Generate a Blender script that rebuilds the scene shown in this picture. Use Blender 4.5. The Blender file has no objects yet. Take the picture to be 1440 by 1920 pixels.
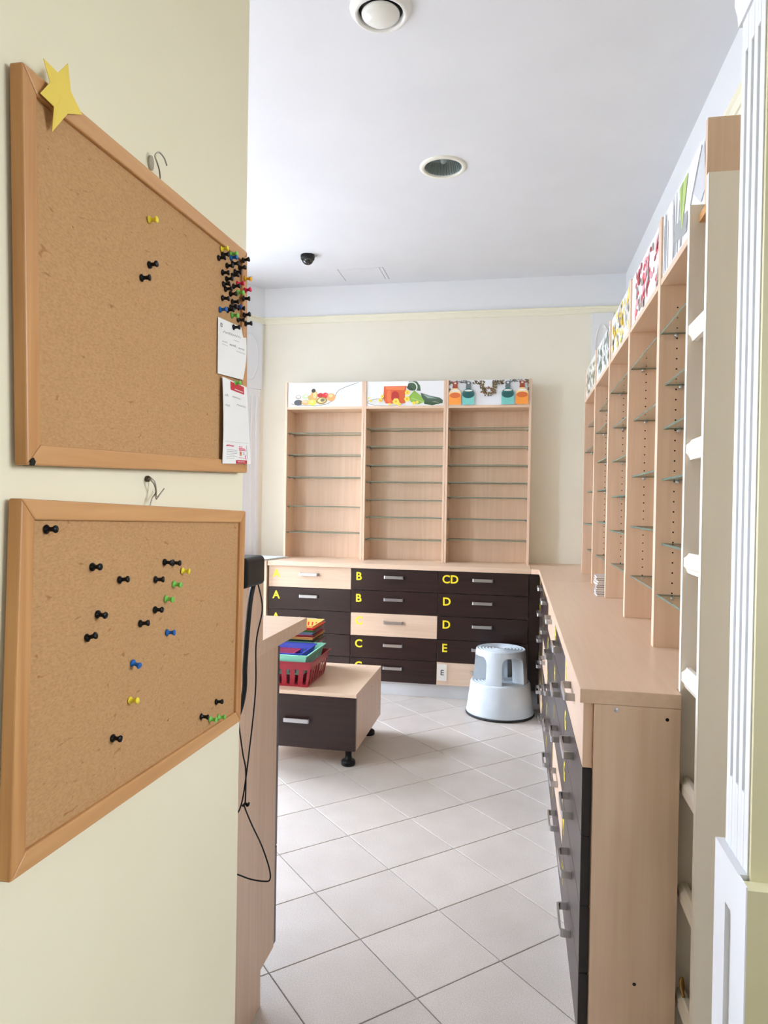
import bpy, math, random
from mathutils import Matrix, Vector
random.seed(7)
SC = bpy.context.scene
COL = SC.collection

# ------------------------------------------------------------------ camera
cam_data = bpy.data.cameras.new('camera'); cam = bpy.data.objects.new('camera', cam_data); COL.objects.link(cam)
FPX = 1311.0
yv = Vector(((970.5 - 720) / FPX, (951.5 - 960) / FPX, 1.0)).normalized()
hv = Vector((1, 0.0165, 0))
nv = yv.cross(hv).normalized()
if nv.y > 0: nv = -nv
xv = yv.cross(nv)
if xv.x < 0: xv = -xv
rows = (xv, yv, nv)
right = Vector([r.x for r in rows]); down = Vector([r.y for r in rows]); fwd = Vector([r.z for r in rows])
cam.matrix_world = Matrix(((right.x, -down.x, -fwd.x, 0), (right.y, -down.y, -fwd.y, 0), (right.z, -down.z, -fwd.z, 1.40), (0, 0, 0, 1)))
cam_data.sensor_width = 36; cam_data.lens = 36 * FPX / 1920
cam_data.clip_start = 0.02
SC.camera = cam

# ------------------------------------------------------------------ world and light
W = bpy.data.worlds.new('sky'); SC.world = W; W.use_nodes = True
bgn = W.node_tree.nodes['Background']
wn = W.node_tree.nodes; wl = W.node_tree.links.new
wtc = wn.new('ShaderNodeTexCoord'); wsep = wn.new('ShaderNodeSeparateXYZ'); wramp = wn.new('ShaderNodeValToRGB')
wmap = wn.new('ShaderNodeMapRange'); wmap.inputs[1].default_value = -0.12; wmap.inputs[2].default_value = 0.12
wramp.color_ramp.elements[0].color = (0.36, 0.38, 0.44, 1); wramp.color_ramp.elements[1].color = (0.88, 0.945, 1.15, 1)   # street below, overcast sky above
wl(wtc.outputs['Generated'], wsep.inputs[0]); wl(wsep.outputs['Z'], wmap.inputs[0]); wl(wmap.outputs[0], wramp.inputs['Fac']); wl(wramp.outputs['Color'], bgn.inputs[0])
bgn.inputs[1].default_value = 26.0
SC.view_settings.view_transform = 'Standard'; SC.view_settings.look = 'None'
SC.view_settings.exposure = 0.16; SC.view_settings.gamma = 1.0; SC.view_settings.use_curve_mapping = False
try:
    SC.cycles.use_denoising = True
    SC.cycles.max_bounces = 6; SC.cycles.diffuse_bounces = 5; SC.cycles.glossy_bounces = 3
    SC.cycles.transparent_max_bounces = 24; SC.cycles.transmission_bounces = 8
    SC.cycles.caustics_reflective = False; SC.cycles.caustics_refractive = False
    SC.cycles.sample_clamp_indirect = 6
    SC.cycles.use_adaptive_sampling = True; SC.cycles.adaptive_threshold = 0.03
except Exception: pass

def portal(name, loc, direction, w, h):
    l = bpy.data.lights.new(name, 'AREA'); l.shape = 'RECTANGLE'; l.size = w; l.size_y = h
    l.cycles.is_portal = True
    o = bpy.data.objects.new(name, l); COL.objects.link(o); o.location = loc
    o.rotation_euler = Vector(direction).to_track_quat('-Z', 'Z').to_euler()
    return o

# angled back-left wall: starts at the corner A, runs along AD, faces AN
A0 = Vector((-2.12, 5.60, 0)); AD = Vector((-0.61, -0.7924, 0)).normalized(); AN = Vector((-AD.y, AD.x, 0))
if AN.x < 0: AN = -AN
portal('window_daylight', A0 + AD * 1.30 + Vector((0, 0, 1.60)) - AN * 0.16, AN, 1.4, 2.4)
portal('window_daylight', (-3.53, 1.80, 1.8), (1, 0, 0), 0.8, 2.2)
portal('window_daylight', (1.86, 0.775, 1.85), (-1, 0, 0), 0.85, 0.8)  # portal of the added side window
portal('window_daylight', (1.15, -1.75, 1.65), (0, 1, 0), 0.5, 0.6)  # portal of the added rear window

# ------------------------------------------------------------------ materials
def s2l(c):
    out = []
    for v in c[:3]:
        v = v / 255.0
        out.append(v / 12.92 if v <= 0.04045 else ((v + 0.055) / 1.055) ** 2.4)
    return (*out, 1.0)
MATS = {}
def new_mat(name):
    m = bpy.data.materials.new(name); m.use_nodes = True
    MATS[name] = m
    return m, m.node_tree, m.node_tree.nodes['Principled BSDF']
def plain(name, rgb, rough=0.5, metal=0.0, spec=0.5, coat=0.0):
    if name in MATS: return MATS[name]
    m, nt, b = new_mat(name)
    b.inputs['Base Color'].default_value = s2l(rgb); b.inputs['Roughness'].default_value = rough
    b.inputs['Metallic'].default_value = metal; b.inputs['Specular IOR Level'].default_value = spec
    b.inputs['Coat Weight'].default_value = coat
    return m
def noisy(name, c1, c2, scale, rough=0.5, bump=0.0, detail=4.0, spec=0.5, ramp=(0.3, 0.7), bump_scale=None):
    m, nt, b = new_mat(name)
    g = nt.nodes.new('ShaderNodeNewGeometry')
    mp = nt.nodes.new('ShaderNodeMapping'); mp.vector_type = 'POINT'
    mp.inputs['Scale'].default_value = scale if isinstance(scale, tuple) else (scale,) * 3
    n = nt.nodes.new('ShaderNodeTexNoise'); n.inputs['Scale'].default_value = 1.0; n.inputs['Detail'].default_value = detail
    r = nt.nodes.new('ShaderNodeValToRGB')
    r.color_ramp.elements[0].position = ramp[0]; r.color_ramp.elements[1].position = ramp[1]
    r.color_ramp.elements[0].color = s2l(c1); r.color_ramp.elements[1].color = s2l(c2)
    L = nt.links.new
    L(g.outputs['Position'], mp.inputs['Vector']); L(mp.outputs[0], n.inputs['Vector'])
    L(n.outputs['Fac'], r.inputs['Fac']); L(r.outputs['Color'], b.inputs['Base Color'])
    b.inputs['Roughness'].default_value = rough; b.inputs['Specular IOR Level'].default_value = spec
    if bump:
        bp = nt.nodes.new('ShaderNodeBump'); bp.inputs['Strength'].default_value = bump; bp.inputs['Distance'].default_value = 0.002
        src = n
        if bump_scale:
            src = nt.nodes.new('ShaderNodeTexNoise'); src.inputs['Scale'].default_value = bump_scale; src.inputs['Detail'].default_value = 3
            L(g.outputs['Position'], src.inputs['Vector'])
        L(src.outputs['Fac'], bp.inputs['Height']); L(bp.outputs[0], b.inputs['Normal'])
    return m
WOODV = noisy('beech_upright', (213, 181, 153), (222, 193, 167), (55, 55, 2.2), 0.42, 0.03)
WOODX = noisy('beech_across', (216, 187, 159), (226, 199, 173), (2.2, 70, 70), 0.40, 0.02)
WOODY = noisy('beech_along', (213, 182, 155), (219, 189, 163), (70, 2.2, 70), 0.30, 0.02)
DARK = noisy('wenge_laminate', (38, 23, 20), (50, 32, 28), (3, 3, 60), 0.30, 0.02, spec=0.4)
DARKY = noisy('wenge_laminate_side', (44, 30, 27), (58, 40, 36), (60, 2.5, 60), 0.33, 0.02)
BLACKEDGE = plain('wenge_edge', (26, 18, 17), 0.5)
WHITE = plain('white_paint', (228, 230, 233), 0.45)
WHITEP = noisy('white_plinth', (214, 216, 218), (222, 224, 226), 6, 0.4)
CEIL = noisy('ceiling_paint', (216, 218, 222), (220, 222, 226), 3, 0.8)
CREAM = noisy('cream_paint', (232, 227, 211), (236, 232, 217), 2.5, 0.75, 0.02, bump_scale=120)
YELLOWWALL = noisy('yellow_paint', (226, 216, 184), (231, 222, 192), 2.0, 0.75, 0.03, bump_scale=150)
OLIVE = noisy('yellow_paint_shade', (204, 196, 156), (210, 202, 163), 3.0, 0.5)  # yellow paint with its shade put into the olive tone
BEAD = plain('cream_bead', (234, 231, 210), 0.5)
GROUT = noisy('grout', (128, 120, 112), (146, 138, 130), 30, 0.9)
GREYWHITE = noisy('ivory_laminate', (234, 224, 211), (238, 229, 217), (20, 20, 1.5), 0.45)
PINE = noisy('pine_frame', (184, 132, 80), (200, 150, 96), (40, 3, 60), 0.45, 0.03)
PINEV = noisy('pine_frame_upright', (170, 116, 64), (198, 146, 90), (70, 70, 3), 0.45, 0.03)
METAL = plain('brushed_steel', (196, 196, 198), 0.28, 1.0)
STEEL = plain('dark_wire', (150, 142, 128), 0.35, 1.0)
BLACK = plain('black_plastic', (10, 10, 10), 0.45, 0.0, 0.3)
BLACKR = plain('black_rubber', (22, 22, 23), 0.7)
GREYP = noisy('grey_step_plastic', (196, 206, 212), (206, 214, 219), 14, 0.42)
LETTER = plain('yellow_vinyl', (248, 224, 40), 0.5)
LETTERO = plain('orange_vinyl', (244, 196, 60), 0.5)
PAPER = noisy('paper', (226, 222, 212), (232, 228, 219), 12, 0.8)
HOLE = plain('hole_black', (14, 12, 11), 0.9)
CHIP = noisy('raw_chipboard', (170, 118, 66), (206, 160, 106), 220, 0.9)
# cork: two scales of speckle
def cork():
    m, nt, b = new_mat('cork'); L = nt.links.new
    g = nt.nodes.new('ShaderNodeNewGeometry')
    n1 = nt.nodes.new('ShaderNodeTexNoise'); n1.inputs['Scale'].default_value = 420; n1.inputs['Detail'].default_value = 3
    n2 = nt.nodes.new('ShaderNodeTexVoronoi'); n2.inputs['Scale'].default_value = 130
    mp = nt.nodes.new('ShaderNodeMapping'); mp.inputs['Scale'].default_value = (1, 0.45, 1)
    r1 = nt.nodes.new('ShaderNodeValToRGB'); e = r1.color_ramp.elements
    e[0].position = 0.3; e[0].color = s2l((168, 126, 80)); e[1].position = 0.7; e[1].color = s2l((186, 143, 95))
    r2 = nt.nodes.new('ShaderNodeValToRGB'); e = r2.color_ramp.elements
    e[0].position = 0.86; e[0].color = (1, 1, 1, 1); e[1].position = 1.0; e[1].color = (0.72, 0.62, 0.5, 1)
    n3 = nt.nodes.new('ShaderNodeTexNoise'); n3.inputs['Scale'].default_value = 85; n3.inputs['Detail'].default_value = 2
    r3 = nt.nodes.new('ShaderNodeValToRGB'); e = r3.color_ramp.elements
    e[0].position = 0.20; e[0].color = (0.5, 0.38, 0.26, 1); e[1].position = 0.26; e[1].color = (1, 1, 1, 1)
    m1 = nt.nodes.new('ShaderNodeMix'); m1.data_type = 'RGBA'; m1.blend_type = 'MULTIPLY'; m1.inputs[0].default_value = 1
    m2 = nt.nodes.new('ShaderNodeMix'); m2.data_type = 'RGBA'; m2.blend_type = 'MULTIPLY'; m2.inputs[0].default_value = 1
    L(g.outputs['Position'], mp.inputs['Vector']); L(mp.outputs[0], n1.inputs['Vector']); L(mp.outputs[0], n2.inputs['Vector']); L(g.outputs['Position'], n3.inputs['Vector'])
    L(n1.outputs['Fac'], r1.inputs['Fac']); L(n2.outputs['Distance'], r2.inputs['Fac']); L(n3.outputs['Fac'], r3.inputs['Fac'])
    L(r1.outputs[0], m1.inputs[6]); L(r2.outputs[0], m1.inputs[7]); L(m1.outputs[2], m2.inputs[6]); L(r3.outputs[0], m2.inputs[7])
    L(m2.outputs[2], b.inputs['Base Color']); b.inputs['Roughness'].default_value = 0.9
    bp = nt.nodes.new('ShaderNodeBump'); bp.inputs['Strength'].default_value = 0.25; bp.inputs['Distance'].default_value = 0.001
    L(n1.outputs['Fac'], bp.inputs['Height']); L(bp.outputs[0], b.inputs['Normal'])
    return m
CORK = cork()
def tilemat():
    m, nt, b = new_mat('ceramic_tile'); L = nt.links.new
    g = nt.nodes.new('ShaderNodeNewGeometry'); oi = nt.nodes.new('ShaderNodeObjectInfo')
    n1 = nt.nodes.new('ShaderNodeTexNoise'); n1.inputs['Scale'].default_value = 320; n1.inputs['Detail'].default_value = 2
    n2 = nt.nodes.new('ShaderNodeTexNoise'); n2.inputs['Scale'].default_value = 7; n2.inputs['Detail'].default_value = 5
    r1 = nt.nodes.new('ShaderNodeValToRGB'); e = r1.color_ramp.elements
    e[0].position = 0.35; e[0].color = s2l((193, 184, 175)); e[1].position = 0.62; e[1].color = s2l((216, 208, 199))
    r2 = nt.nodes.new('ShaderNodeValToRGB'); e = r2.color_ramp.elements
    e[0].position = 0.3; e[0].color = (0.92, 0.91, 0.90, 1); e[1].position = 0.7; e[1].color = (1, 1, 1, 1)
    m1 = nt.nodes.new('ShaderNodeMix'); m1.data_type = 'RGBA'; m1.blend_type = 'MULTIPLY'; m1.inputs[0].default_value = 1
    hs = nt.nodes.new('ShaderNodeHueSaturation'); mr = nt.nodes.new('ShaderNodeMapRange')
    mr.inputs[3].default_value = 0.96; mr.inputs[4].default_value = 1.04
    L(g.outputs['Position'], n1.inputs['Vector']); L(g.outputs['Position'], n2.inputs['Vector'])
    L(n1.outputs['Fac'], r1.inputs['Fac']); L(n2.outputs['Fac'], r2.inputs['Fac'])
    L(r1.outputs[0], m1.inputs[6]); L(r2.outputs[0], m1.inputs[7]); L(m1.outputs[2], hs.inputs['Color'])
    L(oi.outputs['Random'], mr.inputs[0]); L(mr.outputs[0], hs.inputs['Value']); L(hs.outputs[0], b.inputs['Base Color'])
    b.inputs['Roughness'].default_value = 0.38
    return m
TILE = tilemat()
def glassmat(name, tint, refl, opac=0.0, opc=(0, 0, 0)):
    m = bpy.data.materials.new(name); m.use_nodes = True; nt = m.node_tree; nt.nodes.clear(); L = nt.links.new
    o = nt.nodes.new('ShaderNodeOutputMaterial'); t = nt.nodes.new('ShaderNodeBsdfTransparent'); g = nt.nodes.new('ShaderNodeBsdfGlossy')
    t.inputs[0].default_value = (*tint, 1); g.inputs['Roughness'].default_value = 0.03
    lw = nt.nodes.new('ShaderNodeLayerWeight'); lw.inputs[0].default_value = 0.5
    pw = nt.nodes.new('ShaderNodeMath'); pw.operation = 'POWER'; pw.inputs[1].default_value = 5.0
    ml = nt.nodes.new('ShaderNodeMath'); ml.operation = 'MULTIPLY_ADD'; ml.inputs[1].default_value = 0.45; ml.inputs[2].default_value = refl * 0.3
    L(lw.outputs['Facing'], pw.inputs[0]); L(pw.outputs[0], ml.inputs[0])
    mx = nt.nodes.new('ShaderNodeMixShader'); L(ml.outputs[0], mx.inputs[0]); L(t.outputs[0], mx.inputs[1]); L(g.outputs[0], mx.inputs[2])
    last = mx
    if opac:
        d = nt.nodes.new('ShaderNodeBsdfDiffuse'); d.inputs[0].default_value = s2l(opc)
        mx2 = nt.nodes.new('ShaderNodeMixShader'); mx2.inputs[0].default_value = opac
        L(mx.outputs[0], mx2.inputs[1]); L(d.outputs[0], mx2.inputs[2]); last = mx2
    L(last.outputs[0], o.inputs[0]); MATS[name] = m
    return m
GLASS = glassmat('shelf_glass', (0.95, 0.98, 0.965), 0.1)
GLASSE = glassmat('shelf_glass_edge', (0.55, 0.68, 0.62), 0.1, 0.55, (120, 140, 128))
PANE = glassmat('window_glass', (0.97, 0.985, 0.98), 0.05)
DOME = glassmat('smoked_dome', (0.10, 0.10, 0.11), 0.3)

# ------------------------------------------------------------------ mesh helpers
class MB:
    def __init__(s): s.v = []; s.f = []; s.m = []; s.smooth = []
    def quad_faces(s, idx, mi=0, sm=False):
        s.f.append(tuple(idx)); s.m.append(mi); s.smooth.append(sm)
    def box(s, x0, x1, y0, y1, z0, z1, mi=0):
        b = len(s.v)
        s.v += [(x0, y0, z0), (x1, y0, z0), (x1, y1, z0), (x0, y1, z0), (x0, y0, z1), (x1, y0, z1), (x1, y1, z1), (x0, y1, z1)]
        for q in ((0, 3, 2, 1), (4, 5, 6, 7), (0, 1, 5, 4), (1, 2, 6, 5), (2, 3, 7, 6), (3, 0, 4, 7)): s.quad_faces([b + i for i in q], mi)
        return s
    def hexa(s, p, mi=0):
        b = len(s.v); s.v += [tuple(q) for q in p]
        for q in ((0, 3, 2, 1), (4, 5, 6, 7), (0, 1, 5, 4), (1, 2, 6, 5), (2, 3, 7, 6), (3, 0, 4, 7)): s.quad_faces([b + i for i in q], mi)
        return s
    def prism(s, poly, a0, a1, axis, mi=0):
        """poly: 2D points; axis 'x': (y,z), 'y': (x,z), 'z': (x,y)"""
        b = len(s.v); n = len(poly)
        def P(p, a): return (a, p[0], p[1]) if axis == 'x' else ((p[0], a, p[1]) if axis == 'y' else (p[0], p[1], a))
        s.v += [P(p, a0) for p in poly] + [P(p, a1) for p in poly]
        s.quad_faces(range(b, b + n), mi); s.quad_faces(range(b + 2 * n - 1, b + n - 1, -1), mi)
        for i in range(n):
            j = (i + 1) % n; s.quad_faces((b + i, b + n + i, b + n + j, b + j), mi)
        return s
    def lathe(s, prof, c=(0, 0, 0), axis='z', n=32, mi=0, smooth=True):
        b = len(s.v); k = len(prof)
        for i in range(n):
            a = 2 * math.pi * i / n; ca, sa = math.cos(a), math.sin(a)
            for r, h in prof:
                if axis == 'z': s.v.append((c[0] + r * ca, c[1] + r * sa, c[2] + h))
                elif axis == 'x': s.v.append((c[0] + h, c[1] + r * ca, c[2] + r * sa))
                else: s.v.append((c[0] + r * ca, c[1] + h, c[2] + r * sa))
        for i in range(n):
            j = (i + 1) % n
            for q in range(k - 1): s.quad_faces((b + i * k + q, b + j * k + q, b + j * k + q + 1, b + i * k + q + 1), mi, smooth)
        return s
    def tube(s, pts, r, n=8, mi=0, closed=False):
        pts = [Vector(p) for p in pts]; b = len(s.v); up = None
        for i, p in enumerate(pts):
            t = (pts[min(i + 1, len(pts) - 1)] - pts[max(i - 1, 0)]).normalized()
            if up is None:
                up = Vector((0, 0, 1)) if abs(t.z) < 0.9 else Vector((1, 0, 0))
            u = (up - t * up.dot(t)).normalized(); w = t.cross(u); up = u
            rr = r[i] if isinstance(r, (list, tuple)) else r
            for k in range(n):
                a = 2 * math.pi * k / n; s.v.append(tuple(p + u * rr * math.cos(a) + w * rr * math.sin(a)))
        for i in range(len(pts) - 1):
            for k in range(n):
                j = (k + 1) % n; s.quad_faces((b + i * n + k, b + i * n + j, b + (i + 1) * n + j, b + (i + 1) * n + k), mi, True)
        s.quad_faces([b + k for k in range(n - 1, -1, -1)], mi); e = b + (len(pts) - 1) * n; s.quad_faces([e + k for k in range(n)], mi)
        return s
    def mesh(s, name, mats, off=(0, 0, 0)):
        me = bpy.data.meshes.new(name)
        me.from_pydata([(v[0] - off[0], v[1] - off[1], v[2] - off[2]) for v in s.v], [], s.f)
        for m in mats: me.materials.append(m)
        me.polygons.foreach_set('material_index', s.m); me.polygons.foreach_set('use_smooth', s.smooth)
        me.update()
        return me
def fix_normals(me):
    import bmesh
    bm = bmesh.new(); bm.from_mesh(me); bmesh.ops.recalc_face_normals(bm, faces=bm.faces[:]); bm.to_mesh(me); bm.free()
def spline(pts, n=8):
    P = [Vector(p) for p in pts]; out = []
    for i in range(len(P) - 1):
        p0 = P[max(i - 1, 0)]; p1 = P[i]; p2 = P[i + 1]; p3 = P[min(i + 2, len(P) - 1)]
        for k in range(n):
            t = k / n
            out.append(0.5 * ((2 * p1) + (p2 - p0) * t + (2 * p0 - 5 * p1 + 4 * p2 - p3) * t * t + (3 * p1 - p0 - 3 * p2 + p3) * t ** 3))
    out.append(P[-1]); return out
def obj(name, mb, mat, parent=None, off=(0, 0, 0), bevel=0.0, fix=False):
    """geometry given in the parent's (or world) coordinates minus off"""
    mats = mat if isinstance(mat, (list, tuple)) else [mat]
    me = mb if isinstance(mb, bpy.types.Mesh) else mb.mesh(name, mats, off)
    if fix: fix_normals(me)
    o = bpy.data.objects.new(name, me); COL.objects.link(o)
    if parent is not None: o.parent = parent
    if bevel:
        b = o.modifiers.new('bevel', 'BEVEL'); b.width = bevel; b.segments = 2; b.limit_method = 'ANGLE'; b.angle_limit = 0.6
    return o
def thing(name, label, cat, loc=(0, 0, 0), rot=(0, 0, 0), group=None):
    o = bpy.data.objects.new(name, None); COL.objects.link(o); o.location = loc; o.rotation_euler = rot
    o.empty_display_size = 0.05
    o['label'] = label; o['category'] = cat
    if group: o['group'] = group
    return o
def tag(o, label, cat, group=None):
    o['label'] = label; o['category'] = cat
    if group: o['group'] = group
    return o
def struct(o, label=None, cat=None):
    o['kind'] = 'structure'
    if label: o['label'] = label
    if cat: o['category'] = cat
    return o
def centred(o):
    """moves the origin of a top-level mesh to the middle of its base"""
    me = o.data; xs = [v.co for v in me.vertices]
    c = Vector(((min(v.x for v in xs) + max(v.x for v in xs)) / 2, (min(v.y for v in xs) + max(v.y for v in xs)) / 2, min(v.z for v in xs)))
    me.transform(Matrix.Translation(-c)); o.location = c
    return o
_letters = {}
def letter_mesh(txt):
    if txt not in _letters:
        cu = bpy.data.curves.new('letter', 'FONT'); cu.body = txt; cu.size = 1.0; cu.extrude = 0.01; cu.offset = 0.024; cu.resolution_u = 3
        t = bpy.data.objects.new('letter_src', cu); COL.objects.link(t)
        dg = bpy.context.evaluated_depsgraph_get(); dg.update()
        me = bpy.data.meshes.new_from_object(t.evaluated_get(dg))
        bpy.data.objects.remove(t); bpy.data.curves.remove(cu); _letters[txt] = me
    return _letters[txt]
def letter(txt, mat, parent, loc, rot, size):
    me = letter_mesh(txt).copy(); me.materials.clear(); me.materials.append(mat); me.name = 'letter'
    o = bpy.data.objects.new('letter', me); COL.objects.link(o); o.parent = parent
    o.location = loc; o.rotation_euler = rot; o.scale = (size, size, size * 0.08)
    return o

CH = 3.20      # ceiling height
WY = 5.60      # back wall
WX = 0.787     # right wall of the shop
# ------------------------------------------------------------------ floor
floor = struct(obj('floor', MB().box(-3.6, 1.9, -1.8, 5.8, -0.12, -0.004), GROUT))
TS = 0.3165; ang = math.radians(-46.6)
ta = Vector((math.cos(ang), math.sin(ang))) * TS; tb = Vector((-ta.y, ta.x))
def tile_mesh():
    mb = MB(); h = TS / 2 - 0.0016; c = 0.0012
    mb.v += [(-h, -h, -0.0035), (h, -h, -0.0035), (h, h, -0.0035), (-h, h, -0.0035), (-h, -h, -c), (h, -h, -c), (h, h, -c), (-h, h, -c),
             (-h + c, -h + c, 0), (h - c, -h + c, 0), (h - c, h - c, 0), (-h + c, h - c, 0)]
    for q in ((8, 9, 10, 11), (0, 1, 5, 4), (1, 2, 6, 5), (2, 3, 7, 6), (3, 0, 4, 7), (4, 5, 9, 8), (5, 6, 10, 9), (6, 7, 11, 10), (7, 4, 8, 11)):
        mb.quad_faces(q)
    return mb.mesh('tile', [TILE])
tm = tile_mesh(); cand = []
for i in range(-24, 25):
    for j in range(-24, 25):
        c = Vector((-1.113, 3.329)) + ta * (i + 0.5) + tb * (j + 0.5)
        if -2.0 < c.x < 1.2 and 0.3 < c.y < 5.35 and not (c.x < -0.45 and c.y < 1.45) and not (c.x > 0.45):
            cand.append(c)
for c in cand[:300]:
    o = bpy.data.objects.new('tile', tm); COL.objects.link(o); o.parent = floor
    o.location = (c.x, c.y, 0); o.rotation_euler = (0, 0, ang)

# ------------------------------------------------------------------ shell
def wall_with_hole(u0, u1, z0, z1, holes, fn):
    """fn(mb,u0,u1,z0,z1) adds a slab; holes: (u0,u1,z0,z1)"""
    mb = MB(); cuts = sorted(set([u0, u1] + [h[0] for h in holes] + [h[1] for h in holes]))
    for a, b in zip(cuts[:-1], cuts[1:]):
        hs = [h for h in holes if h[0] <= a and h[1] >= b]
        if hs: fn(mb, a, b, z0, hs[0][2]); fn(mb, a, b, hs[0][3], z1)
        else: fn(mb, a, b, z0, z1)
    return mb
struct(obj('wall_back', MB().box(-2.16, WX + 0.1, WY, WY + 0.12, 0, CH), CREAM))
struct(obj('wall_right', MB().box(WX, WX + 0.1, 1.41, WY, 0, CH), CREAM))
def slabA(mb, u0, u1, z0, z1):
    p = [A0 + AD * u0, A0 + AD * u1, A0 + AD * u1 - AN * 0.12, A0 + AD * u0 - AN * 0.12]
    mb.hexa([(q.x, q.y, z0) for q in p] + [(q.x, q.y, z1) for q in p])
struct(obj('wall_back_left', wall_with_hole(0, 2.1, 0, CH, [(0.60, 2.0, 0.4, 2.8)], slabA), CREAM, fix=True))
struct(obj('wall_left', wall_with_hole(1.17, 3.94, 0, CH, [(1.4, 2.2, 0.7, 2.9)], lambda mb, a, b, c, d: mb.box(-3.52, -3.4, a, b, c, d)), CREAM))
struct(obj('wall_front', MB().box(-3.4, -0.62, 1.17, 1.27, 0, CH), CREAM))
struct(obj('wall_board', MB().box(-0.62, -0.52, -1.7, 1.27, 0, CH), YELLOWWALL))
struct(obj('wall_doorway', MB().box(0.405, 1.8, 1.272, 1.40, 0, CH), CREAM))
struct(obj('wall_doorway_front', MB().box(0.3945, 1.70, 1.262, 1.2715, 0, CH), OLIVE))
struct(obj('wall_side', wall_with_hole(-1.7, 1.272, 0, CH, [(0.35, 1.2, 1.45, 2.25)], lambda mb, a, b, c, d: mb.box(1.7, 1.8, a, b, c, d)), CREAM))
struct(obj('wall_rear', wall_with_hole(-0.52, 1.7, 0, CH, [(0.9, 1.4, 1.35, 1.95)], lambda mb, a, b, c, d: mb.box(a, b, -1.7, -1.6, c, d)), CREAM))

# windows with frames, mullions and panes
def window(idx, label, o0, ud, nd, u0, u1, z0, z1, n):
    root = thing('window_%d' % idx, label, 'window', tuple(o0 + ud * (u0 + u1) / 2 + Vector((0, 0, z0)))); root['kind'] = 'structure'
    off = root.location
    def bar(name, a, b, c, d, t0, t1, m, bev=0.0):
        mb = MB(); p = [o0 + ud * a + nd * t0, o0 + ud * b + nd * t0, o0 + ud * b + nd * t1, o0 + ud * a + nd * t1]
        mb.hexa([(q.x, q.y, c) for q in p] + [(q.x, q.y, d) for q in p]); obj(name, mb, m, root, off, fix=True)
    bar('frame', u0, u0 + 0.06, z0, z1, -0.1, -0.04, WHITE); bar('frame', u1 - 0.06, u1, z0, z1, -0.1, -0.04, WHITE)
    bar('frame', u0 + 0.06, u1 - 0.06, z0, z0 + 0.06, -0.1, -0.04, WHITE); bar('frame', u0 + 0.06, u1 - 0.06, z1 - 0.06, z1, -0.1, -0.04, WHITE)
    for k in range(n):
        a = u0 + 0.06 + (u1 - u0 - 0.12) * k / n; b = u0 + 0.06 + (u1 - u0 - 0.12) * (k + 1) / n
        bar('pane', a + 0.02 * (k > 0), b - 0.02 * (k < n - 1), z0 + 0.06, z1 - 0.06, -0.073, -0.067, PANE)
        if k: bar('mullion', a - 0.02, a + 0.02, z0 + 0.06, z1 - 0.06, -0.1, -0.04, WHITE)
window(1, 'tall window in the slanted wall behind the counter', A0, AD, AN, 0.60, 2.0, 0.4, 2.8, 2)
window(2, 'wide shop window in the left wall', Vector((-3.4, 0, 0)), Vector((0, 1, 0)), Vector((1, 0, 0)), 1.4, 2.2, 0.7, 2.9, 1)
window(3, 'unseen window added in the side wall to light the cork boards', Vector((1.7, 0, 0)), Vector((0, 1, 0)), Vector((-1, 0, 0)), 0.35, 1.2, 1.45, 2.25, 2)  # not in view, added to brighten the board wall
window(4, 'unseen window added in the rear wall to light the end panels', Vector((0, -1.6, 0)), Vector((1, 0, 0)), Vector((0, 1, 0)), 0.9, 1.4, 1.35, 1.95, 1)  # behind the camera, added to brighten camera-facing panels and near floor

# ceiling with a round opening for the recessed lamp
LX, LY, LR = -0.42, 3.715, 0.104
mb = MB()
for x0, x1, y0, y1 in ((-3.6, LX - 0.2, -1.8, 5.75), (LX + 0.2, 1.9, -1.8, 5.75), (LX - 0.2, LX + 0.2, -1.8, LY - 0.2), (LX - 0.2, LX + 0.2, LY + 0.2, 5.75)):
    mb.box(x0, x1, y0, y1, CH, CH + 0.1)
n = 32; b = len(mb.v)
for i in range(n):
    a = 2 * math.pi * i / n; ca, sa = math.cos(a), math.sin(a); q = 0.2 / max(abs(ca), abs(sa))
    mb.v += [(LX + LR * ca, LY + LR * sa, CH), (LX + q * ca, LY + q * sa, CH)]
for i in range(n):
    j = (i + 1) % n; mb.quad_faces((b + 2 * i, b + 2 * i + 1, b + 2 * j + 1, b + 2 * j))
struct(obj('ceiling', mb, CEIL))

# white frieze and cream bead below it
ZB = 2.955
fr = MB().box(-2.16, WX, WY - 0.006, WY, ZB, CH)
struct(obj('trim_1', fr, WHITE))
struct(obj('trim_2', MB().box(WX - 0.006, WX, 1.41, WY - 0.006, ZB, CH), WHITE))
def bead_profile(t=1): return [(0, -0.055), (0.008, -0.055), (0.012, -0.045), (0.012, -0.02), (0.022, -0.012), (0.024, -0.004), (0.02, 0), (0, 0)]
mb = MB(); mb.prism([(WY - d, ZB + z) for d, z in bead_profile()], -2.16, WX, 'x'); struct(obj('trim_3', mb, BEAD, fix=True))
mb = MB(); mb.prism([(WX - d, ZB + z) for d, z in bead_profile()], 1.41, WY, 'y'); struct(obj('trim_4', mb, BEAD, fix=True))
mb = MB(); slab = []
def angled(mb, u0, u1, t0, t1, z0, z1, mi=0):
    p = [A0 + AD * u0 + AN * t0, A0 + AD * u1 + AN * t0, A0 + AD * u1 + AN * t1, A0 + AD * u0 + AN * t1]
    mb.hexa([(q.x, q.y, z0) for q in p] + [(q.x, q.y, z1) for q in p], mi)
angled(mb, 0.0, 2.1, 0, 0.006, ZB, CH); struct(obj('trim_5', mb, WHITE, fix=True))
mb = MB(); angled(mb, 0.0, 2.1, 0, 0.012, ZB - 0.055, ZB); angled(mb, 0.0, 2.1, 0.012, 0.022, ZB - 0.012, ZB); struct(obj('trim_6', mb, BEAD, fix=True))

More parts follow.
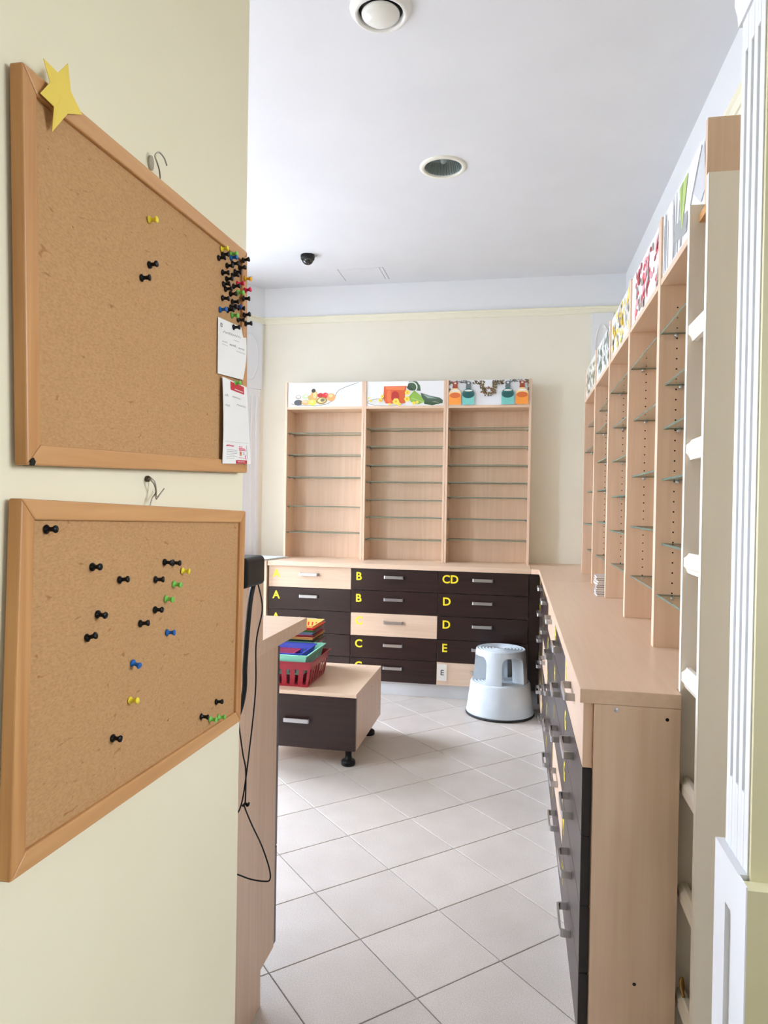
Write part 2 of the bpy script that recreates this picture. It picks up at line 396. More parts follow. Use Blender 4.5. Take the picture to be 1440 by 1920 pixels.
# pilaster on the slanted wall: fluted shaft, capital block with raised oval
pil = thing('trim_7', 'white fluted pilaster with a raised oval in its top block', 'pilaster', tuple(A0 + AD * 0.16)); pil['kind'] = 'structure'
off = pil.location
mb = MB(); angled(mb, 0.035, 0.28, 0, 0.03, 2.35, ZB - 0.056); obj('capital_block', mb, WHITE, pil, off, fix=True)
mb = MB(); angled(mb, 0.045, 0.27, 0, 0.022, 0.0, 2.35); obj('shaft', mb, WHITE, pil, off, fix=True)
for u in (0.075, 0.125, 0.175, 0.225):
    mb = MB(); angled(mb, u - 0.012, u + 0.012, 0.022, 0.028, 0.3, 2.29); obj('flute_rib', mb, WHITE, pil, off, bevel=0.003, fix=True)
ring = []
for k in range(33):
    a = 2 * math.pi * k / 32; q = A0 + AD * (0.158 + 0.082 * math.cos(a)) + AN * 0.031; ring.append((q.x, q.y, 2.61 + 0.19 * math.sin(a)))
obj('oval_moulding', MB().tube(ring, 0.006, 6), WHITE, pil, off)
# pilaster on the back wall beside the right-hand corner
pil = thing('trim_8', 'white pilaster on the back wall behind the right shelves', 'pilaster', (0.613, WY, 0.97)); pil['kind'] = 'structure'
off = pil.location
obj('shaft', MB().box(0.535, 0.692, WY - 0.022, WY, 0.97, 2.35), WHITE, pil, off)
obj('capital_block', MB().box(0.535, 0.692, WY - 0.028, WY, 2.35, ZB - 0.056), WHITE, pil, off)
ring = [(0.613 + 0.05 * math.cos(2 * math.pi * k / 32), WY - 0.029, 2.62 + 0.19 * math.sin(2 * math.pi * k / 32)) for k in range(33)]
obj('oval_moulding', MB().tube(ring, 0.005, 6), WHITE, pil, off)

# pilaster of the doorway at the right: panelled pedestal, fluted shaft, capital
pil = thing('trim_9', 'white fluted doorway pilaster on a panelled pedestal at the right', 'pilaster', (0.4, 1.335, 0)); pil['kind'] = 'structure'
off = pil.location
PY0, PY1 = 1.272, 1.398
mb = MB(); mb.box(0.400, 0.405, PY0, PY1, 0.785, 2.30)
obj('shaft_back', mb, WHITE, pil, off)
# the face between the flutes: strips, so that the flutes are real grooves
fl = [1.302, 1.336, 1.370]; w = 0.007; ys = [PY0] + [v for f in fl for v in (f - w, f + w)] + [PY1]
for k in range(0, len(ys), 2):
    obj('shaft_strip', MB().box(0.392, 0.400, ys[k], ys[k + 1], 0.785, 2.30), WHITE, pil, off, bevel=0.0015)
for f in fl:
    obj('flute_stop', MB().box(0.392, 0.400, f - w, f + w, 0.785, 0.915), WHITE, pil, off)
    obj('flute_stop', MB().box(0.392, 0.400, f - w, f + w, 2.235, 2.30), WHITE, pil, off)
mb = MB(); x1 = 0.405
mb.box(0.378, x1, PY0 - 0.0005, 1.286, 0, 0.785); mb.box(0.378, 0.3804, PY0 - 0.042, PY0 - 0.0005, 0, 0.785); mb.box(0.378, x1, 1.342, PY1 + 0.012, 0, 0.785); mb.box(0.378, x1, 1.286, 1.342, 0.70, 0.785); mb.box(0.378, x1, 1.286, 1.342, 0, 0.08)
# (rail-and-stile pedestal, its panel is set back)
obj('pedestal', mb, WHITE, pil, off)
obj('pedestal_panel', MB().box(0.386, 0.405, 1.286, 1.342, 0.08, 0.70), WHITE, pil, off)
mb = MB(); mb.prism([(0.405, 2.30), (0.388, 2.30), (0.386, 2.32), (0.381, 2.34), (0.381, 2.42), (0.405, 2.42)], PY0 - 0.016, PY1 + 0.012, 'y')
obj('capital', mb, WHITE, pil, off, fix=True)
obj('upper_shaft', MB().box(0.386, 0.405, PY0, PY1, 2.42, CH), WHITE, pil, off)
struct(obj('wall_doorway_pedestal', MB().box(0.3805, 1.70, PY0 - 0.042, PY0 - 0.0102, 0, 0.780), OLIVE))

# ------------------------------------------------------------------ drawer cabinets
ZT = 0.966                      # worktop height
DZ = [0.931, 0.769, 0.602, 0.432, 0.268, 0.100]
def handle_mb(w=0.145, d=0.030, h=0.021, t=0.006, r=0.010):
    """bow handle lying in XY, bar at y=-d, feet at y=0, centred"""
    outer = [(-w / 2, 0)]; inner = []
    def arc(cx, cy, rr, a0, a1): return [(cx + rr * math.cos(a0 + (a1 - a0) * k / 5), cy + rr * math.sin(a0 + (a1 - a0) * k / 5)) for k in range(6)]
    outer += arc(-w / 2 + r, -d + r, r, math.pi, 1.5 * math.pi) + arc(w / 2 - r, -d + r, r, 1.5 * math.pi, 2 * math.pi) + [(w / 2, 0)]
    q = r - t * 0.6; wi = w - 2 * t; di = d - t
    inner = [(-wi / 2, 0)] + arc(-wi / 2 + q, -di + q, q, math.pi, 1.5 * math.pi) + arc(wi / 2 - q, -di + q, q, 1.5 * math.pi, 2 * math.pi) + [(wi / 2, 0)]
    mb = MB(); n = len(outer)
    for p in outer: mb.v.append((p[0], p[1], -h / 2))
    for p in inner: mb.v.append((p[0], p[1], -h / 2))
    for p in outer: mb.v.append((p[0], p[1], h / 2))
    for p in inner: mb.v.append((p[0], p[1], h / 2))
    for i in range(n - 1):
        mb.quad_faces((i, i + 1, n + i + 1, n + i)); mb.quad_faces((2 * n + i, 3 * n + i, 3 * n + i + 1, 2 * n + i + 1))
        mb.quad_faces((i, 2 * n + i, 2 * n + i + 1, i + 1)); mb.quad_faces((n + i, n + i + 1, 3 * n + i + 1, 3 * n + i))
    mb.quad_faces((0, n, 3 * n, 2 * n)); mb.quad_faces((n - 1, 3 * n - 1, 4 * n - 1, 2 * n - 1)[::1])
    return mb
HMESH = handle_mb().mesh('handle', [METAL]); fix_normals(HMESH)
def handle(parent, loc, rz=0.0):
    o = bpy.data.objects.new('handle', HMESH); COL.objects.link(o); o.parent = parent; o.location = loc; o.rotation_euler = (0, 0, rz)
    return o
def drawer_cabinet(label, group, loc, rz, wd, depth, letters, light, lcol=None, ends=(False, False)):
    """local frame: front faces -Y at y=0, x across 0..wd, z up"""
    root = thing('drawer_cabinet', label, 'cabinet', loc, (0, 0, rz), group)
    g = 0.0018
    mb = MB(); mb.box(0, 0.018, 0.022, depth, 0.10, DZ[0]); mb.box(wd - 0.018, wd, 0.022, depth, 0.10, DZ[0])
    mb.box(0.018, wd - 0.018, 0.022, depth, 0.10, 0.118); mb.box(0.018, wd - 0.018, depth - 0.01, depth, 0.118, DZ[0])
    mb.box(0.018, wd - 0.018, 0.022, 0.06, DZ[0] - 0.018, DZ[0])
    obj('carcass', mb, WOODV, root)
    obj('plinth', MB().box(0, wd, 0.035, 0.05, 0, 0.098), WHITEP, root)
    for k in range(5):
        z1, z0 = DZ[k] - g, DZ[k + 1] + g
        m = [WOODX if abs(rz) < 0.1 else WOODY][0] if k in light else (DARK if abs(rz) < 0.1 else DARKY)
        e = WOODV if k in light else BLACKEDGE
        mb = MB(); mb.box(g, wd - g, 0, 0.020, z0, z1)
        dr = obj('drawer', mb, [m], root, bevel=0.001)
        if k in light: dr['label'] = 'pale wood drawer front'
        handle(dr, (wd / 2, 0, (z0 + z1) / 2 + 0.022))
        if letters[k]:
            letter(letters[k], LETTER if not (lcol and k in lcol) else LETTERO, dr, (0.035 if len(letters[k]) == 1 else 0.03, -0.0008, z1 - 0.085), (math.pi / 2, 0, 0), 0.082)
    return root
BX = [-1.850, -1.205, -0.558, 0.088]
YD = 5.055
c1 = drawer_cabinet('five-drawer cabinet lettered A with a pale top drawer, left of back row', 'drawer cabinets along the back wall', (BX[0], YD, 0), 0, BX[1] - BX[0], 0.53, ['A', 'A', 'A', 'A', 'A'], {0})
c2 = drawer_cabinet('five-drawer cabinet lettered B and C, centre of the back row', 'drawer cabinets along the back wall', (BX[1], YD, 0), 0, BX[2] - BX[1], 0.53, ['B', 'B', 'C', 'C', 'C'], {2})
c3 = drawer_cabinet('five-drawer cabinet lettered CD, D and E behind the grey step stool', 'drawer cabinets along the back wall', (BX[2], YD, 0), 0, BX[3] - BX[2], 0.53, ['CD', 'D', 'D', 'E', 'F'], {4}, {4})
RXF = 0.166; RY0, RY1 = 1.760, 5.025; RU = (RY1 - RY0) / 5
RL = [('pale top drawer, nearest of the right row', ['G', 'G', 'G', 'M', 'H'], {0}),
      ('pale fourth drawer, second nearest of right row', ['H', 'H', 'I', 'I', 'I'], {3}),
      ('pale top drawer, middle of the right row', ['J', 'K', 'K', 'K', 'K'], {0}),
      ('pale middle drawer, second farthest of right row', ['L', 'L', 'L', 'L', 'M'], {2}),
      ('pale bottom drawer, farthest of the right row', ['M', 'M', 'M', 'N', 'N'], {4})]
for k, (t, ls, li) in enumerate(RL):
    drawer_cabinet('dark five-drawer cabinet with a ' + t, 'drawer cabinets along the right wall', (RXF, RY0 + RU * (k + 1), 0), -math.pi / 2, RU, (WX - RXF - 0.004) if k else 0.219, ls, li)
# dark filler closing the inner corner of the L
tag(centred(obj('corner_filler', MB().box(0.0895, 0.163, YD + 0.012, YD + 0.03, 0.10, DZ[0]).box(0.0895, 0.163, YD + 0.035, YD + 0.05, 0, 0.098, 1), [DARK, WHITEP])), 'dark filler strip closing the inner corner between the two drawer rows', 'panel')
# near end panel of the right row: cam fitting and holes
def end_panel():
    r = thing('end_panel', 'pale wood end panel closing the near end of the right counter', 'panel', (0.29, 1.752, 0))
    off = r.location
    obj('panel', MB().box(0.190, 0.386, 1.742, 1.758, 0.0, DZ[0]), WOODV, r, off, bevel=0.0008)
    obj('edge_strip', MB().box(0.1665, 0.1885, 1.7575, 1.7592, DZ[1] + .002, DZ[0] - 0.002), WOODV, r, off)
    for k in range(1, 5): obj('edge_strip', MB().box(0.1665, 0.1885, 1.7575, 1.7592, DZ[k + 1] + .002, DZ[k] - .002), BLACKEDGE, r, off)
    obj('cam_fitting', MB().lathe([(0, -0.0012), (0.003, -0.0012), (0.004, -0.0004), (0.0055, -0.0014), (0.006, 0)], (0.2405, 1.742, 0.920), 'y', 16), METAL, r, off)
    for x, z in ((0.3558, 0.905), (0.2935, 0.268)):
        obj('bolt_hole', MB().lathe([(0, -0.0004), (0.0042, -0.0004), (0.0042, 0.0)], (x, 1.742, z), 'y', 14, 0, False), HOLE, r, off)
    return r
end_panel()

# worktops
mb = MB().box(BX[0] - 0.004, BX[3] + 0.012, 5.035, WY - 0.002, DZ[0] + 0.0005, ZT)
tag(centred(obj('worktop', mb, WOODX, bevel=0.0015)), 'long pale wood worktop on the back row of drawers', 'worktop')
mb = MB(); mb.prism([(0.156, 1.742), (0.387, 1.742), (0.387, 1.800), (WX - 0.002, 1.800), (WX - 0.002, WY - 0.002), (BX[3] + 0.0135, WY - 0.002), (BX[3] + 0.0135, 5.035), (0.156, 5.02)], DZ[0] + 0.0005, ZT, 'z')
wt = tag(centred(obj('worktop', mb, WOODY, bevel=0.0015, fix=True)), 'long pale wood worktop on the right row of drawers', 'worktop')
c = wt.location
obj('seam_strip', MB().box(0.158, 0.50, 4.268, 4.2735, ZT, ZT + 0.0003), plain('pale_seam', (240, 220, 196), 0.4), wt, c)
tag(centred(obj('price_card', MB().box(BX[2] + 0.005, BX[2] + 0.075, YD - 0.004, YD - 0.0025, 0.135, 0.255), PAPER)), 'small white card with a letter E taped to the bottom drawer', 'card')
cc = bpy.data.objects['price_card']
letter('E', plain('grey_ink', (90, 90, 96), 0.7), cc, (-0.012, -0.001, 0.04), (math.pi / 2, 0, 0), 0.055)

# ------------------------------------------------------------------ printed header pictures
class Art:
    def __init__(s): s.mb = MB(); s.mats = []; s.idx = {}; s.layer = 0
    def poly(s, pts, rgb):
        if rgb not in s.idx: s.idx[rgb] = len(s.mats); s.mats.append(plain('print_%d_%d_%d' % rgb, rgb, 0.35))
        s.layer += 1; b = len(s.mb.v); z = -0.00006 * s.layer
        s.mb.v += [(p[0], z, p[1]) for p in pts]
        s.mb.quad_faces(range(b, b + len(pts)), s.idx[rgb])
    def ell(s, cx, cy, rx, ry, rgb, rot=0, n=16):
        c, q = math.cos(rot), math.sin(rot)
        s.poly([(cx + rx * math.cos(2 * math.pi * k / n) * c - ry * math.sin(2 * math.pi * k / n) * q, cy + rx * math.cos(2 * math.pi * k / n) * q + ry * math.sin(2 * math.pi * k / n) * c) for k in range(n)], rgb)
    def line(s, pts, w, rgb):
        P = [Vector(p) for p in pts]; L = []; R = []
        for i, p in enumerate(P):
            t = (P[min(i + 1, len(P) - 1)] - P[max(i - 1, 0)]).normalized(); nn = Vector((-t.y, t.x)) * w / 2
            L.append(tuple(p + nn)); R.append(tuple(p - nn))
        for i in range(len(P) - 1): s.poly([L[i], L[i + 1], R[i + 1], R[i]], rgb)
    def leaf(s, cx, cy, l, w, rot, rgb):
        c, q = math.cos(rot), math.sin(rot); pts = [(-l, 0), (-l * .4, w), (l * .3, w * .9), (l, 0), (l * .3, -w * .9), (-l * .4, -w)]
        s.poly([(cx + a * c - b * q, cy + a * q + b * c) for a, b in pts], rgb)
    def clip(s, W, H):
        s.mb.v = [(min(max(v[0], 0.001), W - 0.001), v[1], min(max(v[2], 0.001), H - 0.001)) for v in s.mb.v]
    def build(s, parent, loc, rz, W, H):
        s.clip(W, H)
        o = obj('printed_picture', s.mb, s.mats, parent); o.location = loc; o.rotation_euler = (0, 0, rz); return o
def art_spoon(W, H):
    a = Art(); k = W / 830.0
    def X(x, y): return ((x - 45) * k, H - (y - 95) * H / 283.0)
    def E(x, y, rx, ry, c, rot=0): p = X(x, y); a.ell(p[0], p[1], rx * k, ry * k, c, rot)
    a.poly([X(*p) for p in ((45, 95), (875, 95), (875, 378), (45, 378))], (226, 234, 244))
    a.poly([X(*p) for p in ((80, 340), (150, 300), (300, 280), (560, 262), (582, 250), (570, 292), (490, 345), (360, 368), (190, 362))], (214, 212, 206))
    a.line([X(*p) for p in ((78, 338), (120, 352), (200, 358), (350, 368), (480, 350), (555, 308), (580, 255), (592, 220), (618, 186), (690, 150), (760, 125), (835, 97))], 5 * k, (84, 78, 76))
    E(165, 262, 32, 24, (170, 160, 146)); E(165, 258, 20, 13, (236, 234, 226)); E(245, 258, 40, 28, (186, 206, 160)); E(250, 252, 18, 11, (226, 236, 214))
    E(300, 270, 26, 30, (196, 160, 100)); E(345, 246, 40, 54, (206, 160, 92)); E(350, 240, 20, 36, (232, 200, 140)); E(336, 188, 24, 22, (62, 56, 44), 0.3)
    E(415, 244, 36, 26, (176, 40, 44)); E(470, 245, 34, 30, (212, 36, 48)); E(480, 236, 12, 9, (244, 120, 120)); E(535, 268, 46, 44, (226, 160, 96)); E(530, 250, 24, 18, (240, 196, 140))
    E(165, 328, 48, 32, (74, 78, 80)); E(250, 328, 48, 28, (224, 164, 112)); E(240, 318, 34, 10, (240, 196, 152)); E(325, 328, 44, 32, (206, 204, 72)); E(320, 320, 18, 12, (236, 236, 150))
    E(428, 306, 62, 38, (150, 120, 44), 0.12); E(428, 304, 46, 27, (226, 206, 150), 0.12); E(440, 300, 26, 18, (120, 112, 84), 0.12)
    return a
def art_tea(W, H):
    a = Art(); k = W / 327.0
    def X(x, y): return ((x - 460) * k, H - (y - 78) * H / 105.0)
    def E(x, y, rx, ry, c, rot=0): p = X(x, y); a.ell(p[0], p[1], rx * k, ry * k, c, rot)
    a.poly([X(*p) for p in ((460, 78), (787, 78), (787, 183), (460, 183))], (228, 229, 230))
    E(545, 166, 82, 16, (216, 216, 212)); a.line([X(545 + 82 * math.cos(t), 166 + 16 * math.sin(t)) for t in [math.pi * q / 12 for q in range(2, 25)]], 2 * k, (150, 154, 150))
    E(655, 96, 26, 22, (52, 72, 52)); a.poly([X(*p) for p in ((636, 92), (650, 79), (668, 79), (686, 96), (690, 120), (664, 118))], (64, 92, 66))
    a.poly([X(*p) for p in ((690, 128), (730, 142), (770, 150), (783, 160), (782, 174), (750, 166), (700, 170))], (70, 92, 74))
    a.poly([X(*p) for p in ((700, 134), (760, 154), (720, 152))], (150, 168, 160)); a.poly([X(*p) for p in ((706, 164), (782, 172), (740, 182), (705, 176))], (56, 84, 52))
    a.poly([X(*p) for p in ((528, 78), (640, 78), (634, 100), (534, 100))], (240, 240, 238))
    a.poly([X(*p) for p in ((534, 98), (630, 98), (624, 140), (626, 172), (542, 172), (532, 150))], (206, 92, 48))
    a.poly([X(*p) for p in ((540, 100), (624, 100), (620, 116), (544, 112))], (224, 122, 72)); E(582, 142, 18, 22, (178, 44, 40)); E(556, 140, 10, 26, (218, 110, 62))
    a.line([X(650 + 24 * math.cos(t), 104 + 22 * math.sin(t)) for t in [-2.2 + 4.2 * q / 14 for q in range(15)]], 5 * k, (218, 226, 214))
    a.poly([X(*p) for p in ((640, 145), (662, 118), (690, 140), (708, 166), (680, 178), (650, 168))], (136, 176, 72)); a.line([X(652, 150), X(704, 168)], 2 * k, (186, 210, 130))
    for x, y, r in ((586, 164, 13), (634, 126, 10), (633, 154, 11), (662, 172, 7), (676, 168, 6), (478, 160, 5), (470, 148, 4), (520, 158, 8), (528, 142, 7), (600, 176, 7), (560, 176, 5)):
        for q in range(6): E(x + r * .6 * math.cos(q * 1.05), y + r * .6 * math.sin(q * 1.05), r * .5, r * .5, (240, 214, 90))
        E(x, y, r * .4, r * .4, (222, 170, 50))
    return a
def art_bottles(W, H):
    a = Art(); k = W / 342.0; rnd = random.Random(3)
    def X(x, y): return ((x - 810) * k, H - (y - 68) * H / 114.0)
    def E(x, y, rx, ry, c, rot=0): p = X(x, y); a.ell(p[0], p[1], rx * k, ry * k, c, rot)
    a.poly([X(*p) for p in ((810, 68), (1152, 68), (1152, 182), (810, 182))], (232, 235, 239))
    def leaves(cx, cy, sx, sy, n, cols):
        for _ in range(n):
            p = X(cx + rnd.uniform(-sx, sx), cy + rnd.uniform(-sy, sy)); a.leaf(p[0], p[1], 5 * k, 2 * k, rnd.uniform(0, 6.28), rnd.choice(cols))
    ol = [(96, 84, 44), (130, 112, 60), (70, 60, 40), (110, 70, 40)]
    for s in (-1, 1):
        leaves(980 + s * 42, 80, 24, 8, 36, ol); leaves(980 + s * 26, 98, 10, 10, 20, ol); leaves(980 + s * 20, 118, 12, 12, 30, [(120, 70, 36), (96, 84, 44)])
        leaves(980 + s * 118, 74, 26, 6, 26, [(110, 110, 104), (90, 96, 92)]); leaves(980 + s * 160, 76, 8, 8, 14, ol); leaves(980 + s * 168, 100, 3, 22, 12, [(120, 60, 40), (96, 84, 44)])
    leaves(980, 134, 16, 7, 24, ol); leaves(980, 106, 8, 4, 8, [(120, 70, 36)])
    for x, ca, cb, cc_, cd in ((838, (236, 150, 60), (240, 206, 150), (206, 104, 50), (150, 66, 40)), (895, (120, 196, 188), (40, 100, 96), (24, 84, 84), (98, 110, 112)),
                          (1062, (120, 196, 188), (40, 100, 96), (24, 84, 84), (98, 110, 112)), (1122, (236, 150, 60), (240, 206, 150), (206, 104, 50), (150, 66, 40))):
        a.poly([X(*p) for p in ((x - 26, 182), (x - 26, 128), (x - 20, 116), (x - 9, 108), (x - 9, 92), (x + 9, 92), (x + 9, 108), (x + 20, 116), (x + 26, 128), (x + 26, 182))], cb)
        a.poly([X(*p) for p in ((x - 26, 182), (x - 26, 140), (x + 26, 140), (x + 26, 182))], ca)
        E(x, 138, 24, 13 if cb[0] < 100 else 12, cc_); a.poly([X(*p) for p in ((x - 12, 106), (x - 10, 90), (x + 10, 90), (x + 12, 106))], cd); E(x, 84, 12, 9, cd); E(x, 83, 5, 4, (220, 216, 210)); E(x, 117, 18, 4, (228, 228, 220))
    return a
def art_bamboo(W, H):
    a = Art(); rnd = random.Random(5)
    a.poly([(0, 0), (W, 0), (W, H), (0, H)], (226, 228, 230))
    for i in range(16):
        x = W * rnd.uniform(0.02, 0.5); g = rnd.choice([120, 140, 160, 180]); a.line([(x, 0.01), (x + rnd.uniform(-.01, .03), H * rnd.uniform(.7, 1))], rnd.uniform(.006, .014), (g, g, g + 2))
    a.poly([(W * .3, H * .25), (W * .62, H * .12), (W * .62, H * .42), (W * .34, H * .5)], (150, 152, 152))
    for i in range(8): a.line([(W * .50, H * .3), (W * (.44 + .025 * i), H * .95)], .012, rnd.choice([(150, 176, 80), (176, 196, 110), (120, 150, 70)]))
    a.line([(W * .6, H * .2), (W * .9, H * .95)], .006, (120, 122, 126)); a.poly([(W * .75, H * .5), (W * .95, H * .95), (W * .98, H * .3), (W * .9, H * .2)], (196, 198, 202))
    a.poly([(W * .55, 0), (W, 0), (W, H * .12), (W * .55, H * .1)], (240, 242, 242))
    return a
def art_flowers(cols, bgc, seed, dens=46, spread=(.1, .95)):
    def f(W, H):
        a = Art(); rnd = random.Random(seed); a.poly([(0, 0), (W, 0), (W, H), (0, H)], bgc)
        for i in range(dens):
            x, y = W * rnd.uniform(*spread), H * rnd.uniform(.08, .92); a.leaf(x, y, rnd.uniform(.012, .04), rnd.uniform(.008, .016), rnd.uniform(0, 6.28), rnd.choice(cols))
        return a
    return f
ART_R = [art_bamboo, art_flowers([(190, 40, 56), (214, 70, 84), (160, 30, 46), (150, 140, 130), (238, 150, 160)], (240, 241, 243), 11, 60),
         art_flowers([(236, 200, 40), (244, 220, 90), (130, 128, 118), (214, 170, 40), (240, 240, 236)], (214, 214, 210), 12, 70),
         art_flowers([(120, 128, 118), (160, 172, 150), (96, 104, 92), (224, 226, 222)], (220, 224, 224), 13, 60),
         art_flowers([(150, 140, 100), (200, 190, 140), (120, 122, 110), (230, 226, 206)], (222, 222, 214), 14, 60)]

# ------------------------------------------------------------------ open shelf units with glass shelves
PRINTBOARD = plain('print_white', (236, 238, 242), 0.4)
def shelf_unit(label, group, loc, rz, wd, depth, z0, ztop, zhead, shelves, art, insets=None, near_side=True):
    """local: front faces -Y at y=0, x 0..wd; z absolute minus loc z"""
    root = thing('shelf_unit', label, 'shelf', loc, (0, 0, rz), group); B = loc[2]; t = 0.018
    z0 -= B; ztop -= B; zhead -= B
    obj('side_panel', MB().box(0.0008, t, 0, depth, z0, ztop), WOODV, root, bevel=0.0008)
    if near_side: obj('side_panel', MB().box(wd - t, wd - 0.0008, 0, depth, z0, ztop), WOODV, root, bevel=0.0008)
    x1 = wd - (t if near_side else 0.002)
    obj('back_panel', MB().box(t, x1, depth - 0.008, depth, z0, ztop), WOODV, root)
    obj('header_board', MB().box(t, x1, 0.002, depth - 0.008, zhead - 0.02, zhead), WOODX if abs(rz) < .1 else WOODY, root, bevel=0.0008)
    pp = obj('picture_panel', MB().box(t + .001, x1 - .001, 0.006, 0.010, zhead, ztop - 0.004), PRINTBOARD, root)
    art(x1 - t - 0.002, ztop - zhead - 0.005).build(pp, (t + 0.001, 0.0059, zhead), 0, x1 - t - 0.002, ztop - zhead - 0.005)
    pins = MB(); holes = MB()
    for i, z in enumerate(shelves):
        z -= B; ins = insets[i] if insets else 0.02
        mb = MB(); gx0, gx1 = t + 0.002, x1 - 0.002
        b = len(mb.v); mb.box(gx0, gx1, ins, depth - 0.012, z - 0.006, z)
        mb.m = [0, 0, 1, 1, 1, 1]
        obj('glass_shelf', mb, [GLASS, GLASSE], root)
        for x, s in ((t, 1), (x1, -1)):
            for y in (ins + 0.045, depth - 0.05):
                pins.lathe([(0.0045, 0), (0.0045, s * 0.010), (0.006, s * 0.010), (0.006, s * 0.013), (0, s * 0.013)], (x, y, z - 0.011), 'x', 10)
    sp = obj('shelf_supports', pins, METAL, root); sp['kind'] = 'stuff'
    z = z0 + 0.14
    while z < zhead - 0.08:
        for x, s in ((t, 1), (x1, -1)):
            for y in (ins + 0.045,):
                holes.lathe([(0.0028, s * 0.0003), (0, s * 0.0003)], (x, y, z), 'x', 8, 0, False)
        z += 0.032
    h = obj('pin_holes', holes, HOLE, root); h['kind'] = 'stuff'
    return root
YS = 5.365; SD = WY - YS - 0.003
SHL = [[1.971, 1.797, 1.619, 1.385, 1.176], [2.004, 1.864, 1.717, 1.587, 1.445, 1.308, 1.133], [2.008, 1.864, 1.723, 1.588, 1.474, 1.305, 1.146]]
SX = [-1.845, -1.198, -0.553, 0.090]
SLAB = ['open wooden shelf unit with five glass shelves and a picture of pills on a spoon', 'open wooden shelf unit with glass shelves and a picture of a glass of tea', 'open wooden shelf unit with glass shelves and a picture of orange and teal bottles']
for k in range(3):
    shelf_unit(SLAB[k], 'glass shelf units on the back counter', (SX[k], YS, ZT), 0, SX[k + 1] - SX[k], SD, ZT, 2.37, 2.175, SHL[k], (art_spoon, art_tea, art_bottles)[k])
RXS = 0.428; RD = WX - RXS - 0.003
RYU = [1.800, 2.345, 2.950, 3.575, 4.210, 4.850]
RSH = [[1.956, 1.795, 1.658, 1.498, 1.295, 1.134], [1.963, 1.757, 1.533, 1.334, 1.137], [1.966, 1.798, 1.633, 1.462, 1.298, 1.136], [1.966, 1.837, 1.671, 1.505, 1.327, 1.136], [1.948, 1.776, 1.513, 1.304, 1.132]]
RIN = [[.004, .02, .018, .016, .019, .008], [.006, .02, .018, .018, .02], [.006, .022, .021, .022, .016, .023], [.022, .006, .02, .02, .02, .018], [.022, .004, .024, .004, .03]]
RLAB = ['glass shelf unit with a bamboo picture, right wall, beside the narrow ivory shelf', 'glass shelf unit with a red flower picture on the right wall', 'glass shelf unit with a yellow flower picture on the right wall',
        'glass shelf unit on the right wall holding the stack of booklets', 'glass shelf unit at the far end of the right wall']
for k in range(5):
    y0, y1 = RYU[k], RYU[k + 1]
    shelf_unit(RLAB[k], 'glass shelf units on the right counter', (RXS, y1, ZT), -math.pi / 2, y1 - y0, RD, ZT, 2.32, 2.125, RSH[k], ART_R[k], RIN[k], near_side=(k > 0))
# closing end of the header above the ivory shelf
# (the nearest unit has no lower near side: its header ends in a short wooden board)
u0 = [o for o in bpy.data.objects if o.get('label') == RLAB[0]][0]
obj('header_end_board', MB().box(RYU[1] - RYU[0] - 0.001, RYU[1] - RYU[0] + 0.017, 0.0, RD, 2.1295 - ZT, 2.335 - ZT), WOODV, u0, bevel=0.0008)

# booklets stacked on the right counter
for k in range(9):
    z = ZT + 0.0005 + k * 0.0112
    r = thing('booklet', ('topmost booklet of the small stack on the right counter' if k == 8 else 'lowest booklet of the small stack on the right counter' if k == 0 else '%s booklet from the bottom of the small stack on the right counter' % ['', 'second', 'third', 'fourth', 'fifth', 'sixth', 'seventh', 'eighth'][k]), 'booklet', (0.468 + random.uniform(-.004, .004), 3.665 + random.uniform(-.004, .004), z), (0, 0, random.uniform(-.05, .05)), 'booklets stacked on the right counter')
    obj('pages', MB().box(-0.073, 0.073, -0.06, 0.06, 0.001, 0.0085), PAPER, r)
    mb = MB().box(-0.076, 0.076, -0.063, 0.063, 0, 0.001).box(-0.076, 0.076, -0.063, 0.063, 0.0085, 0.0105)
    obj('cover', mb, plain('cover_%d' % (k % 3), [(170, 150, 140), (120, 100, 96), (200, 190, 186)][k % 3], 0.5), r)

# ------------------------------------------------------------------ narrow ivory shelf column by the doorway
NX = 0.392; NY0, NY1 = 1.612, 1.797; NXB = WX - 0.004
r = thing('narrow_shelf', 'narrow tall ivory open shelf at the near end of the right counter', 'shelf', (0.59, 1.70, 0)); off = r.location
obj('side_panel', MB().box(NX, NXB, NY0, NY0 + 0.018, 0, 2.128), GREYWHITE, r, off, bevel=0.001)
obj('side_panel', MB().box(NX, NXB, NY1 - 0.018, NY1, 0, 2.128), GREYWHITE, r, off, bevel=0.001)
EDGE = plain('ivory_edge', (240, 234, 222), 0.4)
for y in (NY0, NY1 - 0.018): obj('front_edging', MB().box(NX - 0.001, NX, y, y + 0.018, 0, 2.128), EDGE, r, off)
obj('back_panel', MB().box(NXB - 0.008, NXB, NY0 + 0.018, NY1 - 0.018, 0, 2.128), GREYWHITE, r, off)
obj('top_board', MB().box(NX + 0.02, NXB - 0.008, NY0 + 0.018, NY1 - 0.018, 2.085, 2.105), [CHIP], r, off)
for k, z in enumerate((1.845, 1.562, 1.292, 1.018, 0.757, 0.503, 0.250)):
    obj('shelf_board', MB().box(NX + 0.022, NXB - 0.008, NY0 + 0.018, NY1 - 0.018, z - 0.034, z - 0.014), GREYWHITE, r, off)
    zc = z
    prof = [(NX + 0.022, zc + 0.006), (NX + 0.012, zc + 0.006), (NX + 0.008, zc), (NX + 0.001, zc - 0.006), (NX + 0.001, zc - 0.026), (NX + 0.006, zc - 0.032), (NX + 0.010, zc - 0.042), (NX + 0.022, zc - 0.042)]
    mb = MB(); mb.prism(prof, NY0 + 0.019, NY1 - 0.019, 'y')
    obj('moulded_edge', mb, EDGE, r, off, fix=True)
